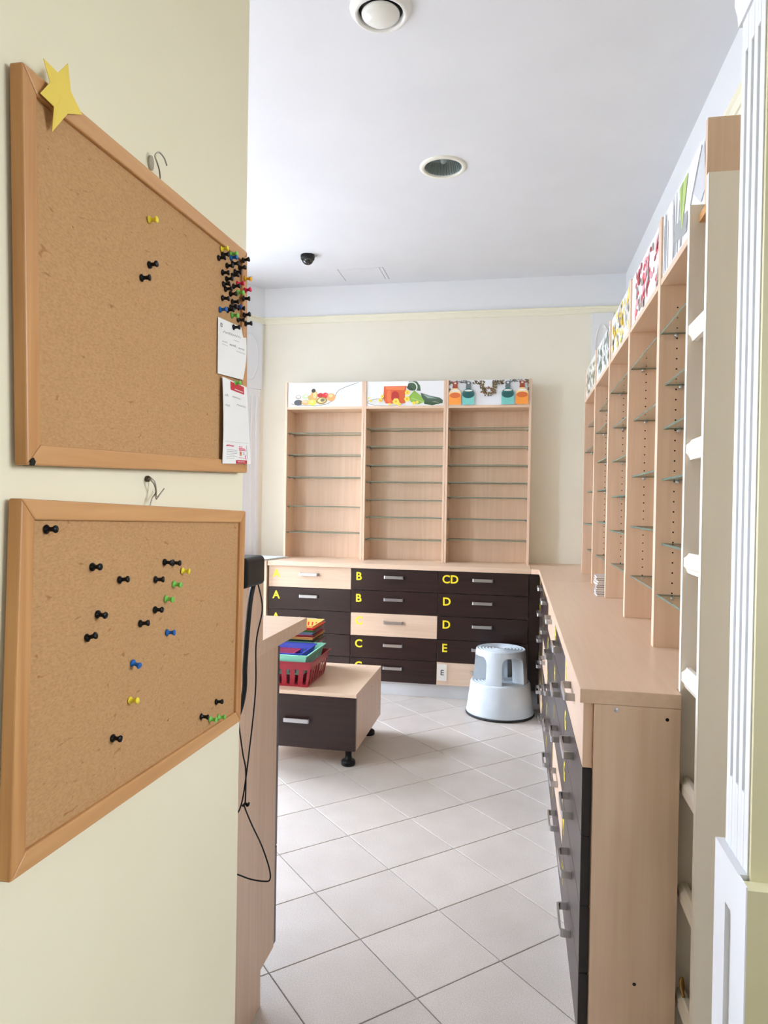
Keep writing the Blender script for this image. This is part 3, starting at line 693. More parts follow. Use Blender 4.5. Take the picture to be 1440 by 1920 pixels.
# small brass clip on the lowest board
clip = MB().tube(spline([(NX + 0.012, 1.74, 0.256), (NX + 0.006, 1.742, 0.285), (NX + 0.010, 1.75, 0.292), (NX + 0.014, 1.756, 0.270), (NX + 0.014, 1.76, 0.257)], 5), 0.004, 8)
tag(centred(obj('brass_clip', clip, plain('brass', (176, 140, 80), 0.4, 0.7))), 'small brass clip standing on the lowest edge of the narrow ivory shelf', 'clip')

# ------------------------------------------------------------------ left sales counter (seen from its side)
CXP = -0.68
r = thing('sales_counter', 'pale wood sales counter with overhanging top, partly hidden by the board wall', 'counter', (-1.2, 1.7, 0)); off = r.location
mb = MB(); mb.prism([(1.40, 0), (1.84, 0), (1.84, 0.100), (1.945, 0.100), (1.945, 0.984), (1.40, 0.984)], CXP - 0.018, CXP, 'x'); obj('side_panel', mb, WOODV, r, off, fix=True)
mb = MB(); mb.prism([(1.40, 0), (1.84, 0), (1.84, 0.100), (1.945, 0.100), (1.945, 0.984), (1.40, 0.984)], -1.80, -1.782, 'x'); obj('side_panel', mb, WOODV, r, off, fix=True)
obj('back_panel', MB().box(-1.782, CXP - 0.018, 1.40, 1.415, 0.0, 0.984), WOODV, r, off)
obj('plinth', MB().box(-1.782, CXP - 0.018, 1.82, 1.835, 0.0, 0.1), BLACKEDGE, r, off)
for a, b in ((0.104, 0.39), (0.394, 0.69), (0.694, 0.98)):
    for x0, x1 in ((-1.798, -1.242), (-1.238, CXP - 0.001)):
        d = obj('drawer', MB().box(x0, x1, 1.947, 1.966, a, b), DARK, r, off, bevel=0.001)
        hh = handle(d, ((x0 + x1) / 2 - off[0], 1.966 - off[1], (a + b) / 2 + 0.05), math.pi)
obj('worktop', MB().box(-1.82, CXP + 0.001, 1.385, 2.226, 0.984, 1.024), WOODX, r, off, bevel=0.001)
obj('raised_screen', MB().box(CXP - 0.02, CXP + 0.0005, 1.385, 1.82, 1.024, 1.188), WOODV, r, off, bevel=0.001)
obj('screen_cap', MB().box(CXP - 0.022, CXP + 0.002, 1.385, 1.822, 1.188, 1.192), EDGE, r, off)

# low cupboard in the far left corner with a glass plate on top
r = thing('corner_cupboard', 'pale wood cupboard in the far left corner, end of the back counter', 'cupboard', (-2.05, 5.2, 0)); off = r.location
obj('side_panel', MB().box(-2.24, BX[0] - 0.008, 5.03, 5.048, 0, 0.968), WOODV, r, off, bevel=0.001)
obj('carcass', MB().box(-2.22, BX[0] - 0.01, 5.048, 5.36, 0.02, 0.955), WOODV, r, off)
obj('top_board', MB().box(-2.235, BX[0] - 0.008, 5.048, 5.355, 0.955, 0.968), EDGE, r, off)
mb = MB(); mb.prism([(-2.2, 5.0), (-1.868, 5.0), (-1.80, 5.362), (-2.2, 5.362)], 0.9685, 0.9785, 'z'); 
tag(centred(obj('glass_plate', mb, [glassmat('white_glass', (0.7, 0.8, 0.78), .1, .7, (226, 232, 232))], fix=True)), 'white glass plate lying on the far left corner cupboard', 'plate')

# ------------------------------------------------------------------ low rolling cabinet
QX0, QX1, QY0, QY1 = -1.462, -0.816, 3.585, 4.270
r = thing('low_cabinet', 'low dark-fronted cabinet with pale top on black feet', 'cabinet', ((QX0 + QX1) / 2, (QY0 + QY1) / 2, 0)); off = r.location
obj('top_board', MB().box(QX0, QX1, QY0, QY1, 0.379, 0.400), WOODX, r, off, bevel=0.001)
sidep = obj('side_panel', MB().box(QX1 - 0.018, QX1 - 0.0005, QY0 + 0.022, QY1, 0.096, 0.379), WOODV, r, off, bevel=0.0008)
obj('side_panel', MB().box(QX0 + 0.0005, QX0 + 0.018, QY0 + 0.022, QY1, 0.096, 0.379), WOODV, r, off, bevel=0.0008)
obj('bottom_board', MB().box(QX0 + 0.018, QX1 - 0.018, QY0 + 0.022, QY1, 0.096, 0.114), WOODX, r, off)
obj('back_panel', MB().box(QX0 + 0.018, QX1 - 0.018, QY1 - 0.01, QY1 - 0.001, 0.114, 0.379), WOODX, r, off)
d = obj('drawer', MB().box(QX0 + 0.002, QX1 - 0.003, QY0 + 0.001, QY0 + 0.020, 0.096, 0.376), DARK, r, off, bevel=0.001)
handle(d, (0, QY0 + 0.001 - off[1], 0.246))
for y, z in ((3.98, 0.345), (4.19, 0.33), (4.19, 0.16)):
    obj('bolt_hole', MB().lathe([(0.004, 0.0004), (0, 0.0004)], (QX1 - 0.0005, y, z), 'x', 12, 0, False), HOLE, sidep, off)
for x in (QX0 + 0.07, QX1 - 0.055):
    for y in (QY0 + 0.07, QY1 - 0.10):
        f = obj('foot', MB().lathe([(0, 0), (0.036, 0), (0.039, 0.004), (0.039, 0.022), (0.034, 0.028), (0.020, 0.032), (0.017, 0.05), (0.019, 0.085), (0.030, 0.090), (0.030, 0.0958), (0, 0.0958)], (x, y, 0), 'z', 20), BLACK, r, off)

# ------------------------------------------------------------------ baskets
def basket(label, cx, cy, zb, w, d, h, rgb, rz=0.0, slots=9, diag=0.0, group=None, rimh=0.32, taper=0.86):
    """tapered basket with slotted walls; w along x, d along y at the rim"""
    nm = 'basket_%d_%d_%d' % rgb
    m = plain(nm, rgb, 0.35)
    r = thing('basket', label, 'basket', (cx, cy, zb), (0, 0, rz), group)
    t = 0.0022; body = MB(); rim = MB()
    def corner(k, s):   # s 0 bottom 1 top
        q = taper + (1 - taper) * s; sx = (-1, 1, 1, -1)[k]; sy = (-1, -1, 1, 1)[k]
        return Vector((sx * w / 2 * q, sy * d / 2 * q, h * s))
    for k in range(4):
        a0, b0, a1, b1 = corner(k, 0), corner((k + 1) % 4, 0), corner(k, 1), corner((k + 1) % 4, 1)
        nin = (b0 - a0).cross(a1 - a0).normalized()
        if nin.dot(-((a0 + b1) / 2)) < 0: nin = -nin
        def P(u, s): return (a0.lerp(b0, u)).lerp(a1.lerp(b1, u), s)
        def strip(mb, u0, u1, s0, s1, lean=0.0):
            q = [P(u0, s0), P(u1, s0), P(u1 + lean, s1), P(u0 + lean, s1)]
            mb.hexa([tuple(v) for v in q] + [tuple(v + nin * t) for v in q])
        strip(body, 0, 1, 0, 0.10); strip(rim, 0, 1, 1 - rimh, 1.0)
        n = slots if (k % 2 == 0) else max(4, int(slots * d / w))
        for i in range(n + 1):
            c = i / n; hw = 0.30 / n
            u0, u1 = max(0, c - hw), min(1, c + hw)
            strip(body, u0, u1, 0.10, 1 - rimh + .001, diag if 0 < i < n - 1 else 0)
    # outward lip
    for k in range(4):
        a, b = corner(k, 1), corner((k + 1) % 4, 1); o = 0.008
        oa = Vector((a.x + math.copysign(o, a.x), a.y + math.copysign(o, a.y), a.z)); ob = Vector((b.x + math.copysign(o, b.x), b.y + math.copysign(o, b.y), b.z))
        rim.hexa([tuple(v) for v in (a, b, ob, oa)] + [tuple(v + Vector((0, 0, 0.004))) for v in (a, b, ob, oa)])
    q = taper
    for i in range(7):
        x0 = -w / 2 * q + w * q * i / 7; body.box(x0 + 0.003, x0 + w * q / 7 - 0.003, -d / 2 * q, d / 2 * q, 0, 0.003)
    for y in (-d / 2 * q, -0.008, d / 2 * q - 0.016): body.box(-w / 2 * q, w / 2 * q, y, y + 0.016, 0, 0.003)
    obj('body', body, m, r, fix=True); obj('rim', rim, m, r, fix=True, bevel=0.0012)
    return r
ZC = 0.4005
basket('dark red slotted basket standing on the low cabinet, lowest of the front stack', -1.262, 3.825, ZC, 0.36, 0.385, 0.138, (150, 26, 44), 0, 7, 0, None, 0.30, 0.86)
basket('mint green basket nested in the dark red one', -1.275, 3.815, ZC + 0.062, 0.335, 0.36, 0.112, (140, 214, 186), 0.0, 9, 0.05, None, 0.36, 0.82)
basket('blue basket nested in the mint green one', -1.298, 3.800, ZC + 0.088, 0.30, 0.29, 0.090, (34, 50, 170), 0.0, 12, 0, None, 0.30, 0.84)
basket('small magenta basket lying inside the blue basket', -1.34, 3.78, ZC + 0.094, 0.24, 0.18, 0.066, (150, 28, 80), 0.0, 8, 0, None, 0.5, 0.84)
stack = [((150, 190, 176), 'pale teal'), ((176, 70, 96), 'dusty pink'), ((70, 104, 90), 'dark sea green'), ((24, 52, 34), 'black green'), ((214, 160, 90), 'tan orange'), ((140, 40, 46), 'maroon'), ((110, 124, 150), 'slate blue'), ((56, 100, 40), 'leaf green'), ((214, 40, 44), 'bright red'), ((244, 200, 110), 'yellow')]
for k, (c, nme) in enumerate(stack):
    basket('%s basket in the nested stack at the rear of the low cabinet' % nme, -1.312 + (k % 3 - 1) * 0.003, 4.115, ZC + 0.030 + 0.0143 * k - (0.030 if k == 0 else 0), 0.26, 0.235, 0.115 + (0.03 if k == 0 else 0), c, (k % 2) * 0.01, 10, 0, 'nested baskets at the rear of the low cabinet', 0.13, 0.84)

# ------------------------------------------------------------------ grey step stool
r = thing('step_stool', 'round grey plastic two-step stool with four legs', 'stool', (-0.095, 4.815, 0)); 
obj('rubber_ring', MB().lathe([(0.205, 0), (0.228, 0), (0.232, 0.005), (0.230, 0.014), (0.222, 0.018), (0.205, 0.018)], n=48), BLACKR, r)
obj('base_drum', MB().lathe([(0.215, 0.012), (0.226, 0.012), (0.2275, 0.022), (0.224, 0.034), (0.200, 0.212), (0.196, 0.222), (0.190, 0.226), (0.186, 0.224)], n=56), GREYP, r)
def tread(rad, z, rings, name, edge):
    pr = [(0, z)]
    for k in range(rings):
        q = 0.02 + (rad - 0.034) * k / rings; s = (rad - 0.034) / rings
        pr += [(q, z), (q + s * .2, z + 0.0035), (q + s * .5, z + 0.0035), (q + s * .7, z)]
    pr += [(rad - 0.012, z), (rad - 0.006, z + 0.003)] + edge
    obj(name, MB().lathe(pr, n=56, smooth=False), GREYP, r)
tread(0.196, 0.222, 7, 'lower_tread', [(0.190, 0.226)])
tread(0.165, 0.440, 6, 'top_tread', [(0.161, 0.443), (0.165, 0.438), (0.168, 0.418), (0.170, 0.402), (0.160, 0.402), (0.10, 0.402), (0.0, 0.402)])
for k in range(4):
    mb = MB(); a0 = math.radians(-90 - 13 + 90 * k - 17.5); a1 = a0 + math.radians(35); n = 8
    prof = [(0.224, 0.182, 0.095), (0.36, 0.1725, 0.088), (0.385, 0.171, 0.085), (0.402, 0.170, 0.078)]
    wid = [0, 0, 0.05, 0.17]; b = len(mb.v); R = len(prof)
    for (z, ro, ri), wv in zip(prof, wid):
        for i in range(n + 1): a = a0 - wv + (a1 - a0 + 2 * wv) * i / n; mb.v.append((ro * math.cos(a), ro * math.sin(a), z))
        for i in range(n + 1): a = a1 + wv - (a1 - a0 + 2 * wv) * i / n; mb.v.append((ri * math.cos(a), ri * math.sin(a), z))
    N = 2 * (n + 1)
    for q in range(R - 1):
        for i in range(N):
            j = (i + 1) % N; mb.quad_faces((b + q * N + i, b + q * N + j, b + (q + 1) * N + j, b + (q + 1) * N + i), 0, False)
    obj('leg', mb, GREYP, r, fix=True)

# ------------------------------------------------------------------ ceiling fittings
r = thing('air_vent', 'round white ceiling air valve with a black gap, top of the picture', 'vent', (-0.52, 2.50, CH)); 
obj('ring', MB().lathe([(0.080, 0.0), (0.082, -0.020), (0.088, -0.027), (0.098, -0.024), (0.110, -0.008), (0.113, 0)], n=48), plain('valve_white', (226, 226, 222), 0.3), r)
obj('throat', MB().lathe([(0.0, -0.004), (0.081, -0.004), (0.081, -0.001)], n=40), BLACK, r)
obj('disc', MB().lathe([(0, -0.046), (0.03, -0.044), (0.055, -0.036), (0.068, -0.026), (0.070, -0.020), (0.066, -0.016), (0.02, -0.012), (0.02, -0.004)], n=48), plain('valve_disc', (222, 222, 216), 0.25), r)
r = thing('ceiling_lamp', 'round recessed ceiling lamp with cream rim, switched off', 'lamp', (LX, LY, CH))
obj('rim', MB().lathe([(0.100, 0.0), (0.099, -0.006), (0.104, -0.010), (0.118, -0.008), (0.125, -0.002), (0.125, 0)], n=48), plain('lamp_rim', (226, 224, 212), 0.35), r)
rib = MB(); rib.lathe([(0.1005, 0.0), (0.096, 0.03), (0.080, 0.065), (0.05, 0.09), (0.0, 0.095)], n=48)
obj('reflector', rib, plain('reflector_metal', (176, 184, 186), 0.35, 0.0), r)
rb = MB()
for k in range(36):
    a = 2 * math.pi * k / 36; p = Vector((math.cos(a), math.sin(a), 0)); q = Vector((-p.y, p.x, 0))
    c = [p * 0.098 + q * .002, p * 0.098 - q * .002, p * 0.080 - q * .002 + Vector((0, 0, .055)), p * 0.080 + q * .002 + Vector((0, 0, .055))]
    rb.hexa([tuple(v) for v in c] + [tuple(v - p * .004) for v in c])
o = obj('reflector_ribs', rb, plain('reflector_metal', (176, 184, 186), 0.35, 0.0), r, fix=True); o['kind'] = 'stuff'
obj('bulb', MB().lathe([(0, 0.02), (0.012, 0.022), (0.016, 0.03), (0.016, 0.085), (0, 0.09)], n=20), plain('lamp_tube', (206, 210, 208), 0.4), r)
obj('cover_glass', MB().lathe([(0, 0.002), (0.0995, 0.002), (0.0995, 0.005), (0, 0.005)], n=48, smooth=False), glassmat('lamp_glass', (0.82, 0.86, 0.85), .1), r)
r = thing('dome_camera', 'small black dome security camera on the ceiling', 'camera', (-1.525, 4.88, CH))
obj('base', MB().lathe([(0, 0), (0.050, 0), (0.052, -0.008), (0.049, -0.030), (0.044, -0.033), (0, -0.033)], n=36), BLACK, r)
obj('dome', MB().lathe([(0.041 * math.cos(a), -0.033 - 0.036 * math.sin(a)) for a in [math.pi / 2 * k / 10 for k in range(11)]], n=36), [DOME], r)
lens = obj('lens', MB().lathe([(0, -0.052), (0.014, -0.050), (0.018, -0.040), (0.018, -0.030)], (-0.008, -0.01, 0), n=20), plain('camera_lens', (120, 124, 124), 0.2, 0.5), r)
r = thing('ceiling_hatch', 'flush white access hatch in the ceiling near the back wall', 'hatch', (-1.22, 5.34, CH))
obj('hatch_panel', MB().box(-0.165, 0.155, -0.135, 0.135, -0.0025, 0), CEIL, r)
HL = plain('hatch_gap', (150, 150, 152), 0.8)
obj('gap_line', MB().box(-0.171, -0.167, -0.137, 0.137, -0.001, 0), HL, r); obj('gap_line', MB().box(0.157, 0.161, -0.137, 0.137, -0.001, 0), HL, r)
obj('frame_strip', MB().box(0.161, 0.183, -0.137, 0.137, -0.003, 0), CEIL, r); obj('gap_line', MB().box(0.183, 0.186, -0.137, 0.137, -0.001, 0), HL, r)

# ------------------------------------------------------------------ cork boards on the near wall
BFX = -0.500        # front of the frames
def board(label, cy, cz, w, h, tilt):
    """local: face looks +X (x=0 is the front), y across, z up"""
    r = thing('cork_board', label, 'board', (BFX, cy, cz), (tilt, 0, 0), 'framed cork boards on the yellow wall'); t = 0.016; fw = 0.022
    obj('cork_panel', MB().box(-t + 0.002, -0.0055, -w / 2 + 0.012, w / 2 - 0.012, -h / 2 + 0.012, h / 2 - 0.012), CORK, r)
    def rail(poly, m): # poly in (y,z)
        mb = MB(); mb.prism(poly, -t, 0, 'x'); obj('frame_rail', mb, m, r, bevel=0.002, fix=True)
    a, b = w / 2, h / 2
    rail([(-a, b), (a, b), (a - fw, b - fw), (-a + fw, b - fw)], PINE); rail([(-a, -b), (a, -b), (a - fw, -b + fw), (-a + fw, -b + fw)], PINE)
    rail([(-a, -b), (-a, b), (-a + fw, b - fw), (-a + fw, -b + fw)], PINEV); rail([(a, -b), (a, b), (a - fw, b - fw), (a - fw, -b + fw)], PINEV)
    return r
b1 = board('upper cork board with pine frame, paper star and cluster of pins', 0.936, 1.650, 0.600, 0.408, math.radians(2.0))
b2 = board('lower cork board with pine frame and scattered push pins', 0.932, 1.197, 0.604, 0.392, math.radians(-1.5))
obj('broken_corner', MB().prism([(-0.297, -0.2035), (-0.290, -0.2045), (-0.2875, -0.200), (-0.291, -0.196), (-0.2955, -0.199)], -0.012, 0.0005, 'x'), HOLE, b1)

# push pins
PCOL = {'k': ((8, 7, 7), 'black'), 'y': ((236, 214, 60), 'yellow'), 'g': ((120, 196, 84), 'green'), 'b': ((30, 96, 168), 'blue'), 'r': ((206, 30, 74), 'crimson'), 'o': ((240, 176, 40), 'amber'), 'n': ((24, 48, 110), 'navy blue')}
PINM = {}
def pin_mesh(c):
    if c not in PINM:
        pr = [(0.0005, -0.004), (0.0006, 0.0004), (0.0048, 0.0006), (0.0052, 0.0014), (0.0049, 0.0026), (0.0029, 0.0036), (0.0025, 0.0062), (0.0029, 0.0094), (0.0040, 0.0108), (0.0045, 0.0120), (0.0040, 0.0132), (0, 0.0134)]
        PINM[c] = MB().lathe(pr, axis='x', n=16).mesh('push_pin', [plain('pin_' + PCOL[c][1], PCOL[c][0], 0.35, 0.0, 0.25)])
    return PINM[c]
prnd = random.Random(21)
def pin(c, y, z, label, group=None, x=None, ry=None, rz=None):
    o = bpy.data.objects.new('push_pin', pin_mesh(c)); COL.objects.link(o); o.location = (-0.5055 if x is None else x, y, z)
    o.rotation_euler = (0, prnd.uniform(-.12, .10) if ry is None else ry, prnd.uniform(-.12, .2) if rz is None else rz)
    tag(o, label, 'push pin', group); return o
CL = [('y', 1.1229, 1.8326), ('k', 1.1274, 1.825), ('k', 1.1121, 1.8136), ('g', 1.1621, 1.8389), ('b', 1.1635, 1.8322), ('k', 1.2041, 1.8411), ('k', 1.1711, 1.824), ('k', 1.1465, 1.8123), ('k', 1.2028, 1.8268), ('k', 1.1811, 1.8133), ('k', 1.1284, 1.7948), ('k', 1.1707, 1.8027), ('k', 1.1463, 1.789), ('o', 1.2154, 1.8118), ('k', 1.1328, 1.7759), ('r', 1.1934, 1.7955), ('k', 1.1415, 1.7704), ('k', 1.1764, 1.7857), ('r', 1.215, 1.7899), ('g', 1.1957, 1.7808), ('k', 1.1635, 1.7686), ('k', 1.1299, 1.7516), ('k', 1.2078, 1.7733), ('k', 1.1718, 1.7571), ('k', 1.1654, 1.7455), ('n', 1.1851, 1.7522), ('k', 1.1996, 1.7542), ('b', 1.1212, 1.729), ('k', 1.1519, 1.7368), ('g', 1.1715, 1.7332), ('k', 1.2131, 1.7439), ('k', 1.1986, 1.7324), ('k', 1.2203, 1.7306)]
CLLAB = {('y', 0): 'yellow push pin at the top of the cluster on the upper cork board', ('g', 0): 'green push pin near the top of the cluster, under the frame', ('b', 0): 'blue push pin near the top of the pin cluster',
         ('o', 0): 'amber push pin at the right edge of the cluster', ('r', 0): 'crimson push pin at mid-height of the cluster, the upper one', ('r', 1): 'crimson push pin at the right edge of the cluster, the lower one',
         ('g', 1): 'green push pin in the middle of the cluster among black ones', ('n', 0): 'navy blue push pin in the lower part of the cluster', ('b', 1): 'blue push pin at the lower left of the cluster', ('g', 2): 'green push pin at the bottom of the cluster, above the note'}
cnt = {}
ORD = ['topmost', 'second', 'third', 'fourth', 'fifth', 'sixth', 'seventh', 'eighth', 'ninth', 'tenth', 'eleventh', 'twelfth', 'thirteenth', 'fourteenth', 'fifteenth', 'sixteenth', 'seventeenth', 'eighteenth', 'nineteenth', 'twentieth', 'twenty-first', 'twenty-second', 'lowest']
blacks = sorted([p for p in CL if p[0] == 'k'], key=lambda p: -p[2]); assert len(blacks) == 23
def cluster_label(p):
    i = blacks.index(p); w = ORD[i]
    return 'black push pin, %s in the dense cluster, upper board' % (w if i in (0, 22) else w + ' from the top')
for c, y, z in CL:
    i = cnt.get(c, 0); cnt[c] = i + 1
    x = -0.4995 if y > 1.203 else None
    pin(c, y, z, CLLAB.get((c, i)) or cluster_label((c, y, z)), 'cluster of push pins on the upper board', x)
pin('k', 1.1723, 1.7119, 'black push pin holding the upper white note', x=-0.5028); pin('g', 1.1797, 1.6138, 'green push pin holding the lower note by its red heading', x=-0.5028)
pin('y', 0.8854, 1.7869, 'yellow push pin alone in the upper middle of the upper board'); pin('k', 0.8884, 1.7258, 'upper of two black pins in the middle of the upper board'); pin('k', 0.8681, 1.7017, 'lower of two black pins in the middle of the upper board')
B2 = [('k', 0.6797, 1.3676, 'in the top left corner'), ('k', 0.7649, 1.3193, 'right below the corner one at the upper left'), ('k', 0.8242, 1.2977, 'third along the descending row at the top'), ('k', 0.9415, 1.3117, 'left in the touching pair near the top'),
      ('k', 0.9662, 1.309, 'right in the touching pair near the top'), ('y', 0.9959, 1.2944, 'at the upper right beside the black pair'), ('k', 0.9157, 1.2889, 'just below the touching black pair'), ('g', 0.9698, 1.2767, 'below the upper yellow pin'),
      ('g', 0.9461, 1.2576, 'second one below the upper yellow pin'), ('k', 0.9158, 1.2458, 'just below the two green pins'), ('k', 0.7771, 1.2603, 'at the left of the centre'), ('k', 0.8766, 1.2324, 'in the very centre'),
      ('k', 0.756, 1.2346, 'tilted upward at the left of the centre'), ('b', 0.9512, 1.2071, 'at the right of the centre'), ('b', 0.8584, 1.1827, 'below the centre, tilted down'), ('y', 0.853, 1.1334, 'in the lower half'),
      ('k', 0.8134, 1.0957, 'alone near the bottom edge'), ('k', 1.1281, 1.0561, 'nearest the lower right corner'), ('k', 1.0698, 1.0481, 'left of the green pair'), ('g', 1.104, 1.0335, 'left in the green pair'), ('g', 1.1378, 1.0265, 'right in the green pair')]
for c, y, z, t in B2:
    ry = 0.25 if 'tilted down' in t else (-0.3 if 'tilted up' in t else None)
    pin(c, y, z, '%s push pin %s, lower cork board' % (PCOL[c][1], t), 'push pins scattered over the lower board', None, ry)

# notes pinned to the upper board
def sheet(name, corners, bow, nu=8, nv=12, x0=-0.503):
    """corners TL TR BR BL as (y,z); returns MB and a mapper"""
    TL, TR, BR, BL = [Vector(c) for c in corners]
    def at(u, v, lift=0.0):
        p = (TL.lerp(TR, u)).lerp(BL.lerp(BR, u), v); return Vector((x0 + bow(u, v) + lift, p.x, p.y))
    mb = MB()
    for side in (0, 1):
        b = len(mb.v)
        for j in range(nv + 1):
            for i in range(nu + 1): mb.v.append(tuple(at(i / nu, j / nv, -0.0003 * side)))
        for j in range(nv):
            for i in range(nu):
                q = (b + j * (nu + 1) + i, b + j * (nu + 1) + i + 1, b + (j + 1) * (nu + 1) + i + 1, b + (j + 1) * (nu + 1) + i); mb.quad_faces(q if side else q[::-1], 0, True)
    return mb, at
def ribbon(mb, at, pts, w, mi=0):
    P = [Vector(p) for p in pts]
    for a, b in zip(P[:-1], P[1:]):
        t = (b - a); 
        if t.length < 1e-6: continue
        t.normalize(); n = Vector((-t.y, t.x)) * w / 2; k = len(mb.v)
        mb.v += [tuple(at(q.x, q.y, 0.0003)) for q in (a + n, b + n, b - n, a - n)]; mb.quad_faces((k, k + 1, k + 2, k + 3), mi)
def scribble(mb, at, u0, u1, v, amp, n, w, seed, mi=0):
    rr = random.Random(seed); pts = []
    for i in range(n * 4 + 1):
        u = u0 + (u1 - u0) * i / (n * 4); pts.append((u + rr.uniform(-.008, .008), v + amp * math.sin(i * 1.7 + rr.uniform(-.6, .6)) * rr.uniform(.4, 1)))
    ribbon(mb, at, pts, w, mi)
def rect(mb, at, u0, u1, v0, v1, mi):
    k = len(mb.v); n = 6
    for i in range(n + 1):
        u = u0 + (u1 - u0) * i / n; mb.v += [tuple(at(u, v0, 0.0002)), tuple(at(u, v1, 0.0002))]
    for i in range(n): mb.quad_faces((k + 2 * i, k + 2 * i + 2, k + 2 * i + 3, k + 2 * i + 1), mi)
INK = plain('pencil_ink', (128, 126, 126), 0.8); REDP = plain('red_print', (184, 34, 46), 0.6); INKD = plain('dark_ink', (70, 70, 74), 0.8); PINKP = plain('magenta_print', (206, 60, 90), 0.6)
mb, at = sheet('note', [(1.1105, 1.7139), (1.2303, 1.7232), (1.2141, 1.6257), (1.1115, 1.6187)], lambda u, v: 0.006 * u * v * (1 - 0.4 * v) + 0.004 * math.sin(math.pi * v) * u)
note = tag(obj('paper_note', mb, PAPER), 'white handwritten note curling off the upper cork board', 'paper')
mk = MB(); scribble(mk, at, .16, .78, .22, .030, 9, .008, 1); scribble(mk, at, .13, .30, .40, .022, 3, .007, 2); scribble(mk, at, .38, .60, .42, .028, 5, .007, 3); scribble(mk, at, .70, .92, .43, .025, 4, .007, 4)
ribbon(mk, at, [(.13, .45), (.32, .46)], .006); ribbon(mk, at, [(.62, .50), (.94, .51)], .006); scribble(mk, at, .07, .14, .10, .035, 3, .010, 5); scribble(mk, at, .07, .14, .14, .02, 3, .010, 6); scribble(mk, at, .52, .72, .31, .01, 3, .006, 7)
obj('handwriting', mk, INK, note)
mb, at2 = sheet('note2', [(1.1246, 1.6157), (1.2344, 1.616), (1.2373, 1.4729), (1.1253, 1.467)], lambda u, v: 0.003 + 0.007 * v * v * u + 0.003 * math.sin(2.5 * v))
note2 = tag(obj('paper_note', mb, PAPER), 'long white memo slip with red heading on the upper cork board', 'paper')
mk = MB(); rect(mk, at2, .30, .86, .015, .115, 0); rect(mk, at2, .45, .86, .955, .998, 0)
obj('red_heading', mk, REDP, note2)
mk = MB(); rect(mk, at2, .33, .39, .035, .06, 0); rect(mk, at2, .34, .42, .065, .09, 0); scribble(mk, at2, .46, .82, .09, .007, 8, .008, 11); scribble(mk, at2, .52, .78, .975, .005, 8, .006, 12)
obj('heading_lettering', mk, PAPER, note2)
mk = MB(); scribble(mk, at2, .07, .20, .20, .02, 2, .006, 13); scribble(mk, at2, .36, .70, .19, .010, 6, .006, 14); scribble(mk, at2, .07, .25, .32, .02, 3, .006, 15); scribble(mk, at2, .52, .90, .27, .014, 5, .006, 16); ribbon(mk, at2, [(.05, .74), (.95, .735)], .002)
obj('handwriting', mk, INK, note2)
mk = MB()
for i in range(6): ribbon(mk, at2, [(.12, .835 + .02 * i), (.50 - (.1 if i in (3, 5) else 0), .836 + .02 * i)], .003, 0)
scribble(mk, at2, .10, .38, .785, .010, 7, .012, 17, 1); ribbon(mk, at2, [(.56, .79), (.70, .79)], .010, 1); ribbon(mk, at2, [(.56, .812), (.80, .814)], .014, 1); ribbon(mk, at2, [(.56, .83), (.82, .833)], .010, 1)
ribbon(mk, at2, [(.86, .76), (.87, .935)], .010, 0); ribbon(mk, at2, [(.56, .92), (.86, .94)], .005, 1); rect(mk, at2, .59, .66, .845, .90, 2); rect(mk, at2, .60, .65, .86, .875, 1); ribbon(mk, at2, [(.80, .89), (.80, .93)], .03, 1); ribbon(mk, at2, [(.70, .86), (.78, .862)], .005, 0); ribbon(mk, at2, [(.70, .875), (.78, .877)], .005, 0)
obj('printed_block', mk, [INKD, PINKP, plain('ochre_print', (196, 140, 70), 0.6)], note2)

# yellow paper star folded over the frame corner
sy, sz = 0.681, 1.8375
tips = [(0.6752, 1.795), (0.7200, 1.8440), (0.6895, 1.8760), (0.6555, 1.8560), (0.6545, 1.8300)]
tips = [(0.675, 1.796), (0.722, 1.840), (0.690, 1.878), (0.655, 1.862), (0.652, 1.824)]
angs = [math.atan2(z - sz, y - sy) for y, z in tips]
pts = []
for k in range(5):
    (y0, z0), (y1, z1) = tips[k], tips[(k + 1) % 5]
    my, mz = (y0 + y1) / 2, (z0 + z1) / 2; pts.append((y0, z0)); pts.append((sy + (my - sy) * 0.66, sz + (mz - sz) * 0.66))
bow = {0: -0.0035, 1: 0.0, 2: 0.004, 3: 0.0, 4: -0.001}
mb = MB(); N = len(pts)
def sxx(k, lay): return BFX + 0.0035 + (bow[k // 2] if k % 2 == 0 else 0.0025) + 0.0006 * lay
for lay in (0, 1):
    b = len(mb.v); mb.v.append((BFX + 0.006 + 0.0006 * lay, sy, sz)); mb.v += [(sxx(k, lay), p[0], p[1]) for k, p in enumerate(pts)]
    for k in range(N): q = (b, b + 1 + k, b + 1 + (k + 1) % N); mb.quad_faces(q if lay else q[::-1])
for k in range(N): j = (k + 1) % N; mb.quad_faces((1 + k, 1 + j, N + 2 + j, N + 2 + k))
tag(obj('paper_star', mb, plain('star_paper', (226, 196, 78), 0.6), fix=True), 'yellow paper star stuck on the top left corner of the upper board', 'star')

